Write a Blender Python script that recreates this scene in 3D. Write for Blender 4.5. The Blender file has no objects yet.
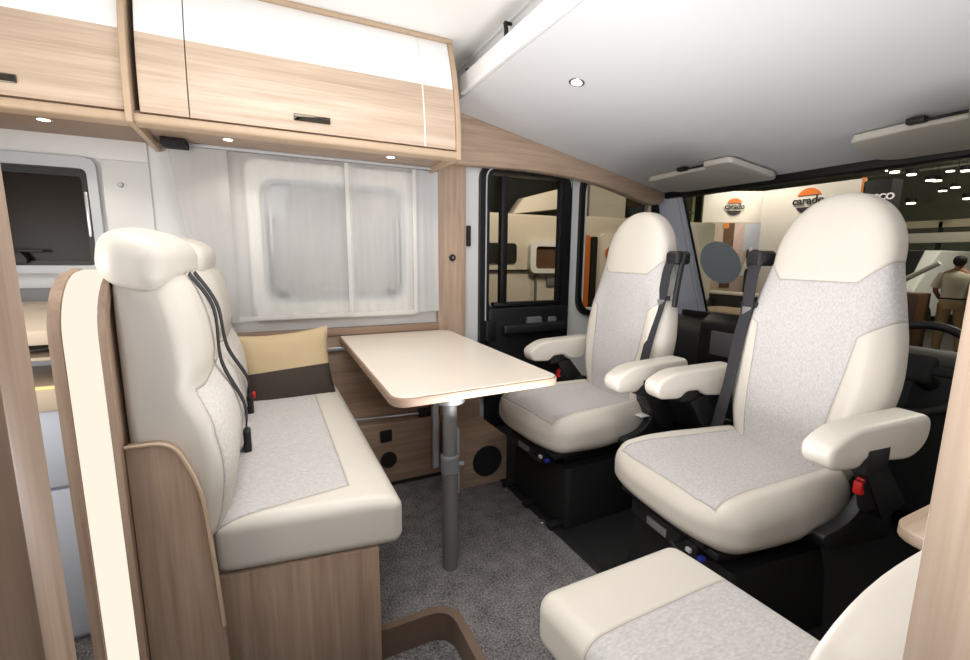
import bpy, bmesh, math, random
from mathutils import Vector, Matrix, noise
random.seed(7)
S = bpy.context.scene
COL = S.collection
PI = math.pi

# ---------------------------------------------------------------- camera
cam_d = bpy.data.cameras.new('camera'); cam = bpy.data.objects.new('camera', cam_d); COL.objects.link(cam)
cam_d.sensor_width = 36; cam_d.lens = 36 * 447.73 / 970; cam_d.clip_start = 0.02; cam_d.clip_end = 200
F = Vector((0.435, 0.886, -0.158)).normalized(); U0 = Vector((0.061, 0.146, 0.987))
R = F.cross(U0).normalized(); U = R.cross(F).normalized()
cam.matrix_world = Matrix(((R.x, U.x, -F.x, 0), (R.y, U.y, -F.y, 0), (R.z, U.z, -F.z, 1.17), (0, 0, 0, 1)))
S.camera = cam
# ---------------------------------------------------------------- world, lights, exposure
S.view_settings.view_transform = 'Standard'; S.view_settings.look = 'None'
S.view_settings.exposure = 0.0; S.view_settings.gamma = 1.0; S.view_settings.use_curve_mapping = False
w = bpy.data.worlds.new('hall_air'); S.world = w; w.use_nodes = True
w.node_tree.nodes['Background'].inputs[0].default_value = (0.9, 0.85, 0.75, 1)
w.node_tree.nodes['Background'].inputs[1].default_value = 0.02

def area(name, loc, target, sx, sy, power, col=(1, 1, 1)):
    d = bpy.data.lights.new(name, 'AREA'); d.shape = 'RECTANGLE'; d.size = sx; d.size_y = sy; d.energy = power; d.color = col
    o = bpy.data.objects.new(name, d); COL.objects.link(o); o.location = loc
    o.rotation_euler = (Vector(target) - Vector(loc)).to_track_quat('-Z', 'Y').to_euler(); return o
def spot(name, loc, target, power, ang=90, col=(1, .9, .75), blend=.6, r=.02):
    d = bpy.data.lights.new(name, 'SPOT'); d.energy = power; d.spot_size = math.radians(ang); d.spot_blend = blend; d.color = col; d.shadow_soft_size = r
    o = bpy.data.objects.new(name, d); COL.objects.link(o); o.location = loc
    o.rotation_euler = (Vector(target) - Vector(loc)).to_track_quat('-Z', 'Y').to_euler(); return o
def point(name, loc, power, col=(1, .9, .75), r=.1):
    d = bpy.data.lights.new(name, 'POINT'); d.energy = power; d.color = col; d.shadow_soft_size = r
    o = bpy.data.objects.new(name, d); COL.objects.link(o); o.location = loc; return o

area('rooflight_daylight', (0.15, 1.25, 2.19), (0.15, 1.25, 0), 0.9, 0.8, 13.5, (1, .985, .96))
area('entrance_fill', (-0.05, -0.15, 1.85), (0.75, 2.2, 1.1), 0.7, 0.5, 10, (.95, .97, 1))  # added soft fill above the camera, standing in for flash and hall light
spot('bounce_flash', (0.1, -.3, 1.05), (1.6, 1.6, 2.0), 38, 88, (1, .99, .98), 1.0, .25)
area('ceiling_fill_uplight', (.78, 1.0, .60), (.80, 1.0, 2.2), .6, .6, 19, (.98, .98, 1))  # added unseen uplight that brightens the bed underside and ceiling
area('rear_ceiling_fill', (-1.3, 0.9, 1.1), (0.3, 1.6, 2.2), 0.7, 0.7, 19, (1, .98, .95))  # added unseen fill aimed up to brighten the living ceiling

# ---------------------------------------------------------------- materials
def srgb(r, g, b):
    f = lambda c: (c / 255 / 12.92) if c / 255 <= .04045 else ((c / 255 + .055) / 1.055) ** 2.4
    return (f(r), f(g), f(b), 1)
def newmat(name):
    m = bpy.data.materials.new(name); m.use_nodes = True; nt = m.node_tree
    return m, nt, nt.nodes['Principled BSDF'], nt.nodes['Material Output']
def plain(name, col, rough=.5, metal=0, spec=.5, bump=0, bscale=200, var=0, coat=0):
    m, nt, b, o = newmat(name)
    b.inputs['Base Color'].default_value = col; b.inputs['Roughness'].default_value = rough
    b.inputs['Metallic'].default_value = metal; b.inputs['Specular IOR Level'].default_value = spec
    b.inputs['Coat Weight'].default_value = coat
    tc = nt.nodes.new('ShaderNodeTexCoord'); nz = nt.nodes.new('ShaderNodeTexNoise'); nz.inputs['Scale'].default_value = bscale
    nz.inputs['Detail'].default_value = 3
    nt.links.new(tc.outputs['Object'], nz.inputs['Vector'])
    if bump:
        bp = nt.nodes.new('ShaderNodeBump'); bp.inputs['Strength'].default_value = bump; bp.inputs['Distance'].default_value = .002
        nt.links.new(nz.outputs['Fac'], bp.inputs['Height']); nt.links.new(bp.outputs['Normal'], b.inputs['Normal'])
    if var:
        mx = nt.nodes.new('ShaderNodeMix'); mx.data_type = 'RGBA'
        mx.inputs['A'].default_value = tuple(c * (1 - var) for c in col[:3]) + (1,); mx.inputs['B'].default_value = tuple(min(1, c * (1 + var)) for c in col[:3]) + (1,)
        nt.links.new(nz.outputs['Fac'], mx.inputs['Factor']); nt.links.new(mx.outputs['Result'], b.inputs['Base Color'])
    return m
def emis(name, col, strength):
    m, nt, b, o = newmat(name); nt.nodes.remove(b)
    e = nt.nodes.new('ShaderNodeEmission'); e.inputs[0].default_value = col; e.inputs[1].default_value = strength
    nt.links.new(e.outputs[0], o.inputs[0]); return m
def wood(name, c1, c2, axis='X', rough=.42, scale=1.0):
    """fine straight-grained oak veneer, grain running along axis"""
    m, nt, b, o = newmat(name)
    tc = nt.nodes.new('ShaderNodeTexCoord'); mp = nt.nodes.new('ShaderNodeMapping')
    sc = {'X': (1.3, 26, 26), 'Y': (26, 1.3, 26), 'Z': (26, 26, 1.3)}[axis]
    mp.inputs['Scale'].default_value = tuple(s * scale for s in sc)
    n1 = nt.nodes.new('ShaderNodeTexNoise'); n1.inputs['Scale'].default_value = 1.0; n1.inputs['Detail'].default_value = 6; n1.inputs['Roughness'].default_value = .62
    n1.inputs['Distortion'].default_value = .35
    mp2 = nt.nodes.new('ShaderNodeMapping'); mp2.inputs['Scale'].default_value = tuple(s * 5 * scale if s > 5 else s * 3 for s in sc)
    n2 = nt.nodes.new('ShaderNodeTexNoise'); n2.inputs['Scale'].default_value = 1.0; n2.inputs['Detail'].default_value = 2
    for a, c in ((mp, n1), (mp2, n2)):
        nt.links.new(tc.outputs['Object'], a.inputs[0]); nt.links.new(a.outputs[0], c.inputs['Vector'])
    ad = nt.nodes.new('ShaderNodeMath'); ad.operation = 'MULTIPLY_ADD'; ad.inputs[1].default_value = .35
    nt.links.new(n2.outputs['Fac'], ad.inputs[0]); nt.links.new(n1.outputs['Fac'], ad.inputs[2])
    cr = nt.nodes.new('ShaderNodeValToRGB'); cr.color_ramp.elements[0].position = .48; cr.color_ramp.elements[1].position = .86
    cr.color_ramp.elements[0].color = c2; cr.color_ramp.elements[1].color = c1
    nt.links.new(ad.outputs[0], cr.inputs[0]); nt.links.new(cr.outputs[0], b.inputs['Base Color'])
    b.inputs['Roughness'].default_value = rough
    return m
OAK1, OAK2 = srgb(208, 187, 167), srgb(176, 152, 131)
M = {}
M['oak_x'] = wood('oak_along_x', OAK1, OAK2, 'X'); M['oak_y'] = wood('oak_along_y', OAK1, OAK2, 'Y'); M['oak_z'] = wood('oak_along_z', OAK1, OAK2, 'Z')
D1, D2 = srgb(176, 151, 130), srgb(142, 117, 98)
M['oakd_x'] = wood('deep_oak_x', D1, D2, 'X'); M['oakd_z'] = wood('deep_oak_z', D1, D2, 'Z'); M['oakd_y'] = wood('deep_oak_y', D1, D2, 'Y')
M['oaklit_x'] = wood('lit_oak_x', srgb(198, 173, 152), srgb(168, 142, 121), 'X'); M['oaklit_z'] = wood('lit_oak_z', srgb(198, 173, 152), srgb(168, 142, 121), 'Z')  # paler copy of deep oak: stronger light on valance and post put into colour
M['edge'] = plain('oak_edge_band', srgb(188, 163, 137), .45, var=.08, bscale=30)
M['edged'] = plain('brown_edge_band', srgb(152, 127, 108), .5, var=.08, bscale=40)
M['wall'] = plain('white_wall', srgb(226, 226, 226), .55, bump=.03)
M['ceil'] = plain('white_ceiling_cloth', srgb(240, 239, 236), .75, bump=.08, bscale=400)
M['bedunder'] = plain('pale_grey_headliner', srgb(224, 224, 226), .8, bump=.1, bscale=500)
M['gloss'] = plain('gloss_white', srgb(246, 246, 246), .15, spec=.6, coat=.3)
M['leath'] = plain('cream_leatherette', srgb(211, 204, 193), .42, bump=.12, bscale=600)
M['black'] = plain('black_plastic', srgb(26, 26, 28), .5, bump=.06, bscale=400)
M['blackm'] = plain('black_matt', srgb(20, 20, 21), .75, bump=.15, bscale=250)
M['dash'] = plain('dark_dash', srgb(36, 36, 38), .65, bump=.15, bscale=250)
M['webbing'] = plain('belt_webbing', srgb(48, 48, 52), .65, bump=.3, bscale=900)
M['metal'] = plain('brushed_metal', srgb(190, 190, 192), .32, metal=.9)
M['greymetal'] = plain('grey_anodised', srgb(142, 142, 142), .5, metal=.6)
M['grey'] = plain('grey_plastic', srgb(120, 120, 122), .5)
M['lgrey'] = plain('light_grey_plastic', srgb(196, 200, 206), .45)
M['pillar'] = plain('pillar_grey', srgb(216, 222, 236), .5)
M['red'] = plain('red_button', srgb(210, 30, 30), .4)
M['visor'] = plain('visor_vinyl', srgb(214, 209, 198), .5, bump=.05)
M['tan'] = plain('tan_cushion', srgb(196, 174, 138), .85, bump=.3, bscale=700, var=.06)
M['dbrown'] = plain('dark_brown_cushion', srgb(66, 56, 50), .85, bump=.3, bscale=700, var=.08)
M['laminate'] = plain('cream_laminate', srgb(232, 222, 208), .28)
M['white'] = plain('plain_white', srgb(235, 235, 232), .5)
M['tag'] = plain('white_tag', srgb(235, 235, 235), .6)
M['drawer'] = plain('pale_blue_grey_front', srgb(196, 203, 214), .35)
M['worktop'] = plain('stone_worktop', srgb(205, 190, 168), .4)
M['seal'] = plain('rubber_seal', srgb(15, 15, 16), .45)
M['strip'] = emis('warm_light_strip', srgb(255, 247, 228), 1.0)
M['lamp'] = emis('downlight_glow', srgb(255, 240, 214), 7)
M['niche'] = emis('niche_light', srgb(255, 205, 140), 1.6)
M['halllamp'] = emis('hall_lamp_glow', srgb(255, 246, 225), 6)
M['bluec'] = plain('blue_plastic', srgb(50, 60, 170), .5)
M['sock'] = plain('socket_black', srgb(22, 21, 21), .5)

# tinted dark glass: thin pane, lets the hall show through
def glass(name, tint=(.75, .75, .72), spec=.06):
    m, nt, b, o = newmat(name); nt.nodes.remove(b)
    t = nt.nodes.new('ShaderNodeBsdfTransparent'); t.inputs[0].default_value = tint + (1,)
    g = nt.nodes.new('ShaderNodeBsdfGlossy'); g.inputs['Roughness'].default_value = .03
    fr = nt.nodes.new('ShaderNodeFresnel'); fr.inputs['IOR'].default_value = 1.35
    mx = nt.nodes.new('ShaderNodeMixShader')
    nt.links.new(fr.outputs[0], mx.inputs[0]); nt.links.new(t.outputs[0], mx.inputs[1]); nt.links.new(g.outputs[0], mx.inputs[2]); nt.links.new(mx.outputs[0], o.inputs[0])
    return m
M['glass'] = glass('window_glass', (.82, .8, .76)); M['shield'] = glass('windscreen_glass', (.9, .9, .88))
M['darkpane'] = plain('brown_reflection_pane', srgb(32, 23, 15), .3, spec=.15, var=.15, bscale=3)  # brown curtain reflection put into the base colour of the pane
def cloth(name, col, alpha, trans=.5):
    m, nt, b, o = newmat(name)
    b.inputs['Base Color'].default_value = col; b.inputs['Roughness'].default_value = .9; b.inputs['Specular IOR Level'].default_value = .1
    tl = nt.nodes.new('ShaderNodeBsdfTranslucent'); tl.inputs[0].default_value = col
    m1 = nt.nodes.new('ShaderNodeMixShader'); m1.inputs[0].default_value = trans
    tp = nt.nodes.new('ShaderNodeBsdfTransparent'); m2 = nt.nodes.new('ShaderNodeMixShader')
    tc = nt.nodes.new('ShaderNodeTexCoord'); nz = nt.nodes.new('ShaderNodeTexNoise'); mp = nt.nodes.new('ShaderNodeMapping'); mp.inputs['Scale'].default_value = (18, 4, .6)
    nz.inputs['Scale'].default_value = 1; nz.inputs['Detail'].default_value = 3
    nt.links.new(tc.outputs['Object'], mp.inputs[0]); nt.links.new(mp.outputs[0], nz.inputs['Vector'])
    mr = nt.nodes.new('ShaderNodeMapRange'); mr.inputs['To Min'].default_value = max(0, alpha - .05); mr.inputs['To Max'].default_value = min(1, alpha + .05)
    nt.links.new(nz.outputs['Fac'], mr.inputs['Value']); nt.links.new(mr.outputs[0], m2.inputs[0])
    nt.links.new(b.outputs[0], m1.inputs[1]); nt.links.new(tl.outputs[0], m1.inputs[2])
    nt.links.new(tp.outputs[0], m2.inputs[1]); nt.links.new(m1.outputs[0], m2.inputs[2]); nt.links.new(m2.outputs[0], o.inputs[0])
    return m
M['sheer'] = cloth('sheer_voile', srgb(250, 249, 247), .42)
M['drape'] = cloth('grey_voile', srgb(206, 204, 203), .95, .25)
M['drape2'] = cloth('pale_grey_voile', srgb(222, 222, 223), .93, .25)

def carpet():
    m, nt, b, o = newmat('grey_carpet')
    tc = nt.nodes.new('ShaderNodeTexCoord'); nz = nt.nodes.new('ShaderNodeTexNoise'); nz.inputs['Scale'].default_value = 140; nz.inputs['Detail'].default_value = 6; nz.inputs['Roughness'].default_value = .75
    n2 = nt.nodes.new('ShaderNodeTexNoise'); n2.inputs['Scale'].default_value = 14; n2.inputs['Detail'].default_value = 3
    nt.links.new(tc.outputs['Object'], nz.inputs['Vector']); nt.links.new(tc.outputs['Object'], n2.inputs['Vector'])
    ad = nt.nodes.new('ShaderNodeMath'); ad.operation = 'MULTIPLY_ADD'; ad.inputs[1].default_value = .22
    nt.links.new(n2.outputs['Fac'], ad.inputs[0]); nt.links.new(nz.outputs['Fac'], ad.inputs[2])
    cr = nt.nodes.new('ShaderNodeValToRGB'); cr.color_ramp.elements[0].position = .47; cr.color_ramp.elements[1].position = .78
    cr.color_ramp.elements[0].color = srgb(60, 58, 59); cr.color_ramp.elements[1].color = srgb(166, 162, 161)
    nt.links.new(ad.outputs[0], cr.inputs[0]); nt.links.new(cr.outputs[0], b.inputs['Base Color']); b.inputs['Roughness'].default_value = 1; b.inputs['Specular IOR Level'].default_value = .05
    bp = nt.nodes.new('ShaderNodeBump'); bp.inputs['Strength'].default_value = .9; bp.inputs['Distance'].default_value = .006
    nt.links.new(nz.outputs['Fac'], bp.inputs['Height']); nt.links.new(bp.outputs['Normal'], b.inputs['Normal'])
    return m
M['carpet'] = carpet()

def upholstery(name, axes, polys, leather=srgb(211, 204, 193), fab=srgb(196, 192, 190), mirror=True, off=(0, 0)):
    """leatherette with stitched-in grey fabric panels. axes: the two object axes (|u|, v); polys: convex polygons as
    half planes (a,b,c): inside where a*u+b*v<c"""
    m, nt, b, o = newmat(name); L = nt.links.new; N = nt.nodes.new
    tc = N('ShaderNodeTexCoord'); sp = N('ShaderNodeSeparateXYZ'); L(tc.outputs['Object'], sp.inputs[0])
    def coord(ax, o_, mir):
        s = N('ShaderNodeMath'); s.operation = 'SUBTRACT'; L(sp.outputs['XYZ'.index(ax)], s.inputs[0]); s.inputs[1].default_value = o_
        if not mir: return s.outputs[0]
        a = N('ShaderNodeMath'); a.operation = 'ABSOLUTE'; L(s.outputs[0], a.inputs[0]); return a.outputs[0]
    u = coord(axes[0], off[0], mirror); v = coord(axes[1], off[1], False)
    tot = None
    for P in polys:
        d = None
        for (a, bb, c) in P:
            n = math.hypot(a, bb); x = N('ShaderNodeMath'); x.operation = 'MULTIPLY_ADD'; L(u, x.inputs[0]); x.inputs[1].default_value = a / n; x.inputs[2].default_value = -c / n
            y = N('ShaderNodeMath'); y.operation = 'MULTIPLY_ADD'; L(v, y.inputs[0]); y.inputs[1].default_value = bb / n; L(x.outputs[0], y.inputs[2])
            if d is None: d = y.outputs[0]
            else:
                k = N('ShaderNodeMath'); k.operation = 'MAXIMUM'; L(d, k.inputs[0]); L(y.outputs[0], k.inputs[1]); d = k.outputs[0]
        if tot is None: tot = d
        else:
            k = N('ShaderNodeMath'); k.operation = 'MINIMUM'; L(tot, k.inputs[0]); L(d, k.inputs[1]); tot = k.outputs[0]
    ins = N('ShaderNodeMath'); ins.operation = 'LESS_THAN'; L(tot, ins.inputs[0]); ins.inputs[1].default_value = 0
    ab = N('ShaderNodeMath'); ab.operation = 'ABSOLUTE'; L(tot, ab.inputs[0])
    seam = N('ShaderNodeMath'); seam.operation = 'LESS_THAN'; L(ab.outputs[0], seam.inputs[0]); seam.inputs[1].default_value = .0016
    nz = N('ShaderNodeTexNoise'); nz.inputs['Scale'].default_value = 1.0; nz.inputs['Detail'].default_value = 4
    mp = N('ShaderNodeMapping'); mp.inputs['Scale'].default_value = (90, 200, 120); L(tc.outputs['Object'], mp.inputs[0]); L(mp.outputs[0], nz.inputs['Vector'])
    cr = N('ShaderNodeValToRGB'); cr.color_ramp.elements[0].position = .32; cr.color_ramp.elements[1].position = .68
    cr.color_ramp.elements[0].color = tuple(c * .84 for c in fab[:3]) + (1,); cr.color_ramp.elements[1].color = tuple(min(1, c * 1.08) for c in fab[:3]) + (1,)
    L(nz.outputs['Fac'], cr.inputs[0])
    mx = N('ShaderNodeMix'); mx.data_type = 'RGBA'; mx.inputs['A'].default_value = leather; L(cr.outputs[0], mx.inputs['B']); L(ins.outputs[0], mx.inputs['Factor'])
    m2 = N('ShaderNodeMix'); m2.data_type = 'RGBA'; L(mx.outputs['Result'], m2.inputs['A']); m2.inputs['B'].default_value = srgb(172, 165, 156); L(seam.outputs[0], m2.inputs['Factor'])
    L(m2.outputs['Result'], b.inputs['Base Color'])
    mr = N('ShaderNodeMapRange'); mr.inputs['To Min'].default_value = .42; mr.inputs['To Max'].default_value = .92; L(ins.outputs[0], mr.inputs['Value']); L(mr.outputs[0], b.inputs['Roughness'])
    # the seam is a little groove
    h = N('ShaderNodeMapRange'); h.inputs['From Max'].default_value = .006; h.inputs['To Max'].default_value = 1; L(ab.outputs[0], h.inputs['Value'])
    bp = N('ShaderNodeBump'); bp.inputs['Strength'].default_value = .7; bp.inputs['Distance'].default_value = .004; L(h.outputs[0], bp.inputs['Height'])
    L(bp.outputs[0], b.inputs['Normal'])
    return m

# ---------------------------------------------------------------- object helpers
WORLD = {}
def children_base(o): return WORLD.get(o.name, Vector((0, 0, 0)))
def thing(name, label, cat, loc=(0, 0, 0), rotz=0, group=None, world=True):
    """Empty at the base of a thing. world=True: its parts are modelled in scene coordinates."""
    o = bpy.data.objects.new(name, None); COL.objects.link(o); o.location = loc; o.rotation_euler = (0, 0, rotz); o.empty_display_size = .05
    o['label'] = label; o['category'] = cat
    if group: o['group'] = group
    WORLD[o.name] = Vector(loc) if world else Vector((0, 0, 0)); return o
def obj(name, bm, mat, parent=None, sharp=35, smooth=True, label=None):
    bmesh.ops.recalc_face_normals(bm, faces=bm.faces[:])
    me = bpy.data.meshes.new(name); bm.to_mesh(me); bm.free()
    mats = mat if isinstance(mat, (list, tuple)) else [mat]
    for m in mats: me.materials.append(M[m] if isinstance(m, str) else m)
    if smooth:
        me.polygons.foreach_set('use_smooth', [True] * len(me.polygons)); me.set_sharp_from_angle(angle=math.radians(sharp))
    o = bpy.data.objects.new(name, me); COL.objects.link(o)
    if parent is not None:
        base = children_base(parent); me.transform(Matrix.Translation(-base)); o.parent = parent; WORLD[o.name] = base
        if parent.type == 'MESH': WORLD[o.name] = base   # mesh parents sit at their thing's origin
    if label: o['label'] = label
    return o
def tag(o, label, cat, group=None, kind=None):
    """single-mesh thing: put its origin at its base"""
    vs = [v.co for v in o.data.vertices]
    c = Vector(((min(v.x for v in vs) + max(v.x for v in vs)) / 2, (min(v.y for v in vs) + max(v.y for v in vs)) / 2, min(v.z for v in vs)))
    o.data.transform(Matrix.Translation(-c)); o.location = c; WORLD[o.name] = c
    o['label'] = label; o['category'] = cat
    if group: o['group'] = group
    if kind: o['kind'] = kind
    return o
def struct(name, bm, mat, parent=None, **k):
    o = obj(name, bm, mat, parent, **k)
    if parent is None: o['kind'] = 'structure'
    return o
def copy_tree(o, parent=None):
    c = o.copy(); COL.objects.link(c)
    if parent is not None: c.parent = parent
    for ch in [x for x in o.children]: copy_tree(ch, c)
    return c

def B(): return bmesh.new()
def box(bm, a, b, bev=0, seg=2, mi=0):
    a, b = Vector(a), Vector(b); lo = Vector((min(a.x, b.x), min(a.y, b.y), min(a.z, b.z))); hi = Vector((max(a.x, b.x), max(a.y, b.y), max(a.z, b.z)))
    return prism(bm, [(lo.x, lo.y), (hi.x, lo.y), (hi.x, hi.y), (lo.x, hi.y)], 'Z', lo.z, hi.z, bev, seg, mi)
def prism(bm, poly, axis, t0, t1, bev=0, seg=2, mi=0, ang=25):
    """extrude a 2-D outline along axis. X: poly=(y,z); Y: poly=(x,z); Z: poly=(x,y)"""
    def p3(p, t):
        return {'X': (t, p[0], p[1]), 'Y': (p[0], t, p[1]), 'Z': (p[0], p[1], t)}[axis]
    t = bmesh.new()
    lo = [t.verts.new(p3(p, t0)) for p in poly]; hi = [t.verts.new(p3(p, t1)) for p in poly]
    n = len(poly); t.faces.new(lo[::-1]); t.faces.new(hi)
    for i in range(n): t.faces.new((lo[i], lo[(i + 1) % n], hi[(i + 1) % n], hi[i]))
    bmesh.ops.recalc_face_normals(t, faces=t.faces[:])
    if bev:
        es = [e for e in t.edges if len(e.link_faces) == 2 and e.calc_face_angle(0) > math.radians(ang)]
        bmesh.ops.bevel(t, geom=es, offset=bev, segments=seg, affect='EDGES', profile=.5, clamp_overlap=True)
    merge(bm, t, mi); return bm
def merge(bm, t, mi=0, mat=None):
    mp = {}
    for v in t.verts: mp[v] = bm.verts.new(mat @ v.co if mat else v.co)
    for f in t.faces:
        try: nf = bm.faces.new([mp[v] for v in f.verts]); nf.material_index = mi
        except ValueError: pass
    t.free()
def rpoly(pts, rad, seg=6):
    """round the corners of a 2-D outline; rad: number or list"""
    out = []; n = len(pts)
    for i, p in enumerate(pts):
        r = rad[i] if isinstance(rad, (list, tuple)) else rad
        p = Vector(p); a = Vector(pts[i - 1]); b = Vector(pts[(i + 1) % n])
        if r <= 0: out.append(tuple(p)); continue
        da = (a - p); db = (b - p); la, lb = da.length, db.length; da.normalize(); db.normalize()
        d = min(r, la * .49, lb * .49); A, Bq = p + da * d, p + db * d
        for k in range(seg + 1):
            s = k / seg; q = A * (1 - s) ** 2 + p * 2 * s * (1 - s) + Bq * s * s; out.append(tuple(q))
    return out
def lerp_table(tab, z):
    if z <= tab[0][0]: return tab[0][1]
    for (a, va), (b, vb) in zip(tab, tab[1:]):
        if z <= b:
            s = (z - a) / (b - a); s = s * s * (3 - 2 * s) if False else s; return va + (vb - va) * s
    return tab[-1][1]
def smooth_table(tab):
    """Catmull-Rom resampled table"""
    out = []; n = len(tab)
    for i in range(n - 1):
        p0 = tab[max(i - 1, 0)]; p1 = tab[i]; p2 = tab[i + 1]; p3 = tab[min(i + 2, n - 1)]
        for k in range(6):
            t = k / 6; x = p1[0] + (p2[0] - p1[0]) * t
            y = .5 * (2 * p1[1] + (p2[1] - p0[1]) * t + (2 * p0[1] - 5 * p1[1] + 4 * p2[1] - p3[1]) * t * t + (3 * p1[1] - p0[1] - 3 * p2[1] + p3[1]) * t ** 3)
            out.append((x, y))
    out.append(tab[-1]); return out
def rbox(bm, c, size, r, div=(6, 6, 6), seg=4, deform=None, mi=0, mat=None):
    """rounded box made of a fine grid, optionally deformed: the base of every cushion"""
    h = [s / 2 for s in size]
    r = min(r, *[x * .999 for x in h])
    ax = []
    for k in range(3):
        i = h[k] - r; t = [r * math.tan(math.radians(45) * j / seg) for j in range(1, seg + 1)]
        mid = [-i + 2 * i * j / div[k] for j in range(div[k] + 1)] if i > 1e-6 else [0.0]
        ax.append([-i - x for x in t[::-1]] + mid + [i + x for x in t])
    V = {}
    def vert(i, j, k):
        key = (i, j, k)
        if key not in V:
            p = Vector((ax[0][i], ax[1][j], ax[2][k])); q = Vector([max(-(h[a] - r), min(h[a] - r, p[a])) for a in range(3)])
            d = p - q; p = q + d.normalized() * r if d.length > 1e-9 else p
            if deform: p = Vector(deform(p.x, p.y, p.z))
            p = p + Vector(c)
            if mat: p = mat @ p
            V[key] = bm.verts.new(p)
        return V[key]
    n = [len(a) for a in ax]
    def quad(a, b, c_, d):
        try: f = bm.faces.new((a, b, c_, d)); f.material_index = mi
        except ValueError: pass
    for i in range(n[0] - 1):
        for j in range(n[1] - 1):
            for k in (0, n[2] - 1): quad(vert(i, j, k), vert(i + 1, j, k), vert(i + 1, j + 1, k), vert(i, j + 1, k))
        for k in range(n[2] - 1):
            for j in (0, n[1] - 1): quad(vert(i, j, k), vert(i + 1, j, k), vert(i + 1, j, k + 1), vert(i, j, k + 1))
    for j in range(n[1] - 1):
        for k in range(n[2] - 1):
            for i in (0, n[0] - 1): quad(vert(i, j, k), vert(i, j + 1, k), vert(i, j + 1, k + 1), vert(i, j, k + 1))
    return bm
def loft(bm, rings, mi=0, cap=True):
    vs = [[bm.verts.new(p) for p in r] for r in rings]; n = len(rings[0])
    for a, b in zip(vs, vs[1:]):
        for i in range(n):
            f = bm.faces.new((a[i], a[(i + 1) % n], b[(i + 1) % n], b[i])); f.material_index = mi
    if cap:
        for r in (vs[0][::-1], vs[-1]):
            f = bm.faces.new(r); f.material_index = mi
    return bm
def tube(bm, pts, rad, n=12, mi=0, cap=True):
    pts = [Vector(p) for p in pts]; rings = []; up = None
    for i, p in enumerate(pts):
        d = (pts[min(i + 1, len(pts) - 1)] - pts[max(i - 1, 0)]).normalized()
        if up is None: up = d.orthogonal().normalized()
        up = (up - d * up.dot(d)).normalized(); sd = d.cross(up)
        r = rad[i] if isinstance(rad, (list, tuple)) else rad
        rings.append([p + up * (math.cos(a) * r) + sd * (math.sin(a) * r) for a in [2 * PI * k / n for k in range(n)]])
    return loft(bm, rings, mi, cap)
def strap(bm, pts, wdir, wid, th=.002, mi=0):
    pts = [Vector(p) for p in pts]; rings = []
    for i, p in enumerate(pts):
        d = (pts[min(i + 1, len(pts) - 1)] - pts[max(i - 1, 0)]).normalized()
        wd = Vector(wdir[i] if isinstance(wdir, list) else wdir); wd = (wd - d * wd.dot(d)).normalized(); nn = d.cross(wd)
        rings.append([p + wd * (wid / 2) * a + nn * (th / 2) * b for a, b in ((-1, -1), (1, -1), (1, 1), (-1, 1))])
    return loft(bm, rings, mi)
def spline(pts, n=8):
    out = []; P = [Vector(p) for p in pts]
    for i in range(len(P) - 1):
        p0, p1, p2, p3 = P[max(i - 1, 0)], P[i], P[i + 1], P[min(i + 2, len(P) - 1)]
        for k in range(n):
            t = k / n; out.append(.5 * ((2 * p1) + (p2 - p0) * t + (2 * p0 - 5 * p1 + 4 * p2 - p3) * t * t + (3 * p1 - p0 - 3 * p2 + p3) * t ** 3))
    out.append(P[-1]); return out
def cyl(bm, c, r, h, axis='Z', n=32, bev=0, mi=0, r2=None):
    r2 = r if r2 is None else r2; c = Vector(c)
    e = {'Z': (Vector((1, 0, 0)), Vector((0, 1, 0)), Vector((0, 0, 1))), 'Y': (Vector((1, 0, 0)), Vector((0, 0, 1)), Vector((0, 1, 0))), 'X': (Vector((0, 1, 0)), Vector((0, 0, 1)), Vector((1, 0, 0)))}[axis]
    prof = [(0, r - bev), (bev, r), (h - bev, r2), (h, r2 - bev)] if bev else [(0, r), (h, r2)]
    return loft(bm, [[c + e[0] * (math.cos(2 * PI * k / n) * rr) + e[1] * (math.sin(2 * PI * k / n) * rr) + e[2] * t for k in range(n)] for t, rr in prof], mi)
def frame_prism(bm, outer, inner, axis, t0, t1, mi=0):
    """flat frame: outer and inner outlines with the same number of points"""
    def p3(p, t): return {'X': (t, p[0], p[1]), 'Y': (p[0], t, p[1]), 'Z': (p[0], p[1], t)}[axis]
    n = len(outer); L = [[bm.verts.new(p3(p, t)) for p in q] for q, t in ((outer, t0), (outer, t1), (inner, t1), (inner, t0))]
    for a in range(4):
        P, Q = L[a], L[(a + 1) % 4]
        for i in range(n):
            f = bm.faces.new((P[i], P[(i + 1) % n], Q[(i + 1) % n], Q[i])); f.material_index = mi
    return bm
def rrect(x0, z0, x1, z1, r, seg=6): return rpoly([(x0, z0), (x1, z0), (x1, z1), (x0, z1)], r, seg)
def wall_with_hole(bm, x0, z0, x1, z1, holes, ya, yb):
    """wall slab in the XZ plane with rectangular holes, made of slabs around them"""
    xs = sorted({x0, x1, *[h[0] for h in holes], *[h[2] for h in holes]}); zs = sorted({z0, z1, *[h[1] for h in holes], *[h[3] for h in holes]})
    for a, b in zip(xs, xs[1:]):
        run = None
        for c, d in zip(zs, zs[1:]):
            mx, mz = (a + b) / 2, (c + d) / 2
            if any(h[0] < mx < h[2] and h[1] < mz < h[3] for h in holes):
                if run: box(bm, (a, ya, run[0]), (b, yb, run[1])); run = None
            else: run = (run[0], d) if run else (c, d)
        if run: box(bm, (a, ya, run[0]), (b, yb, run[1]))
    return bm
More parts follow.
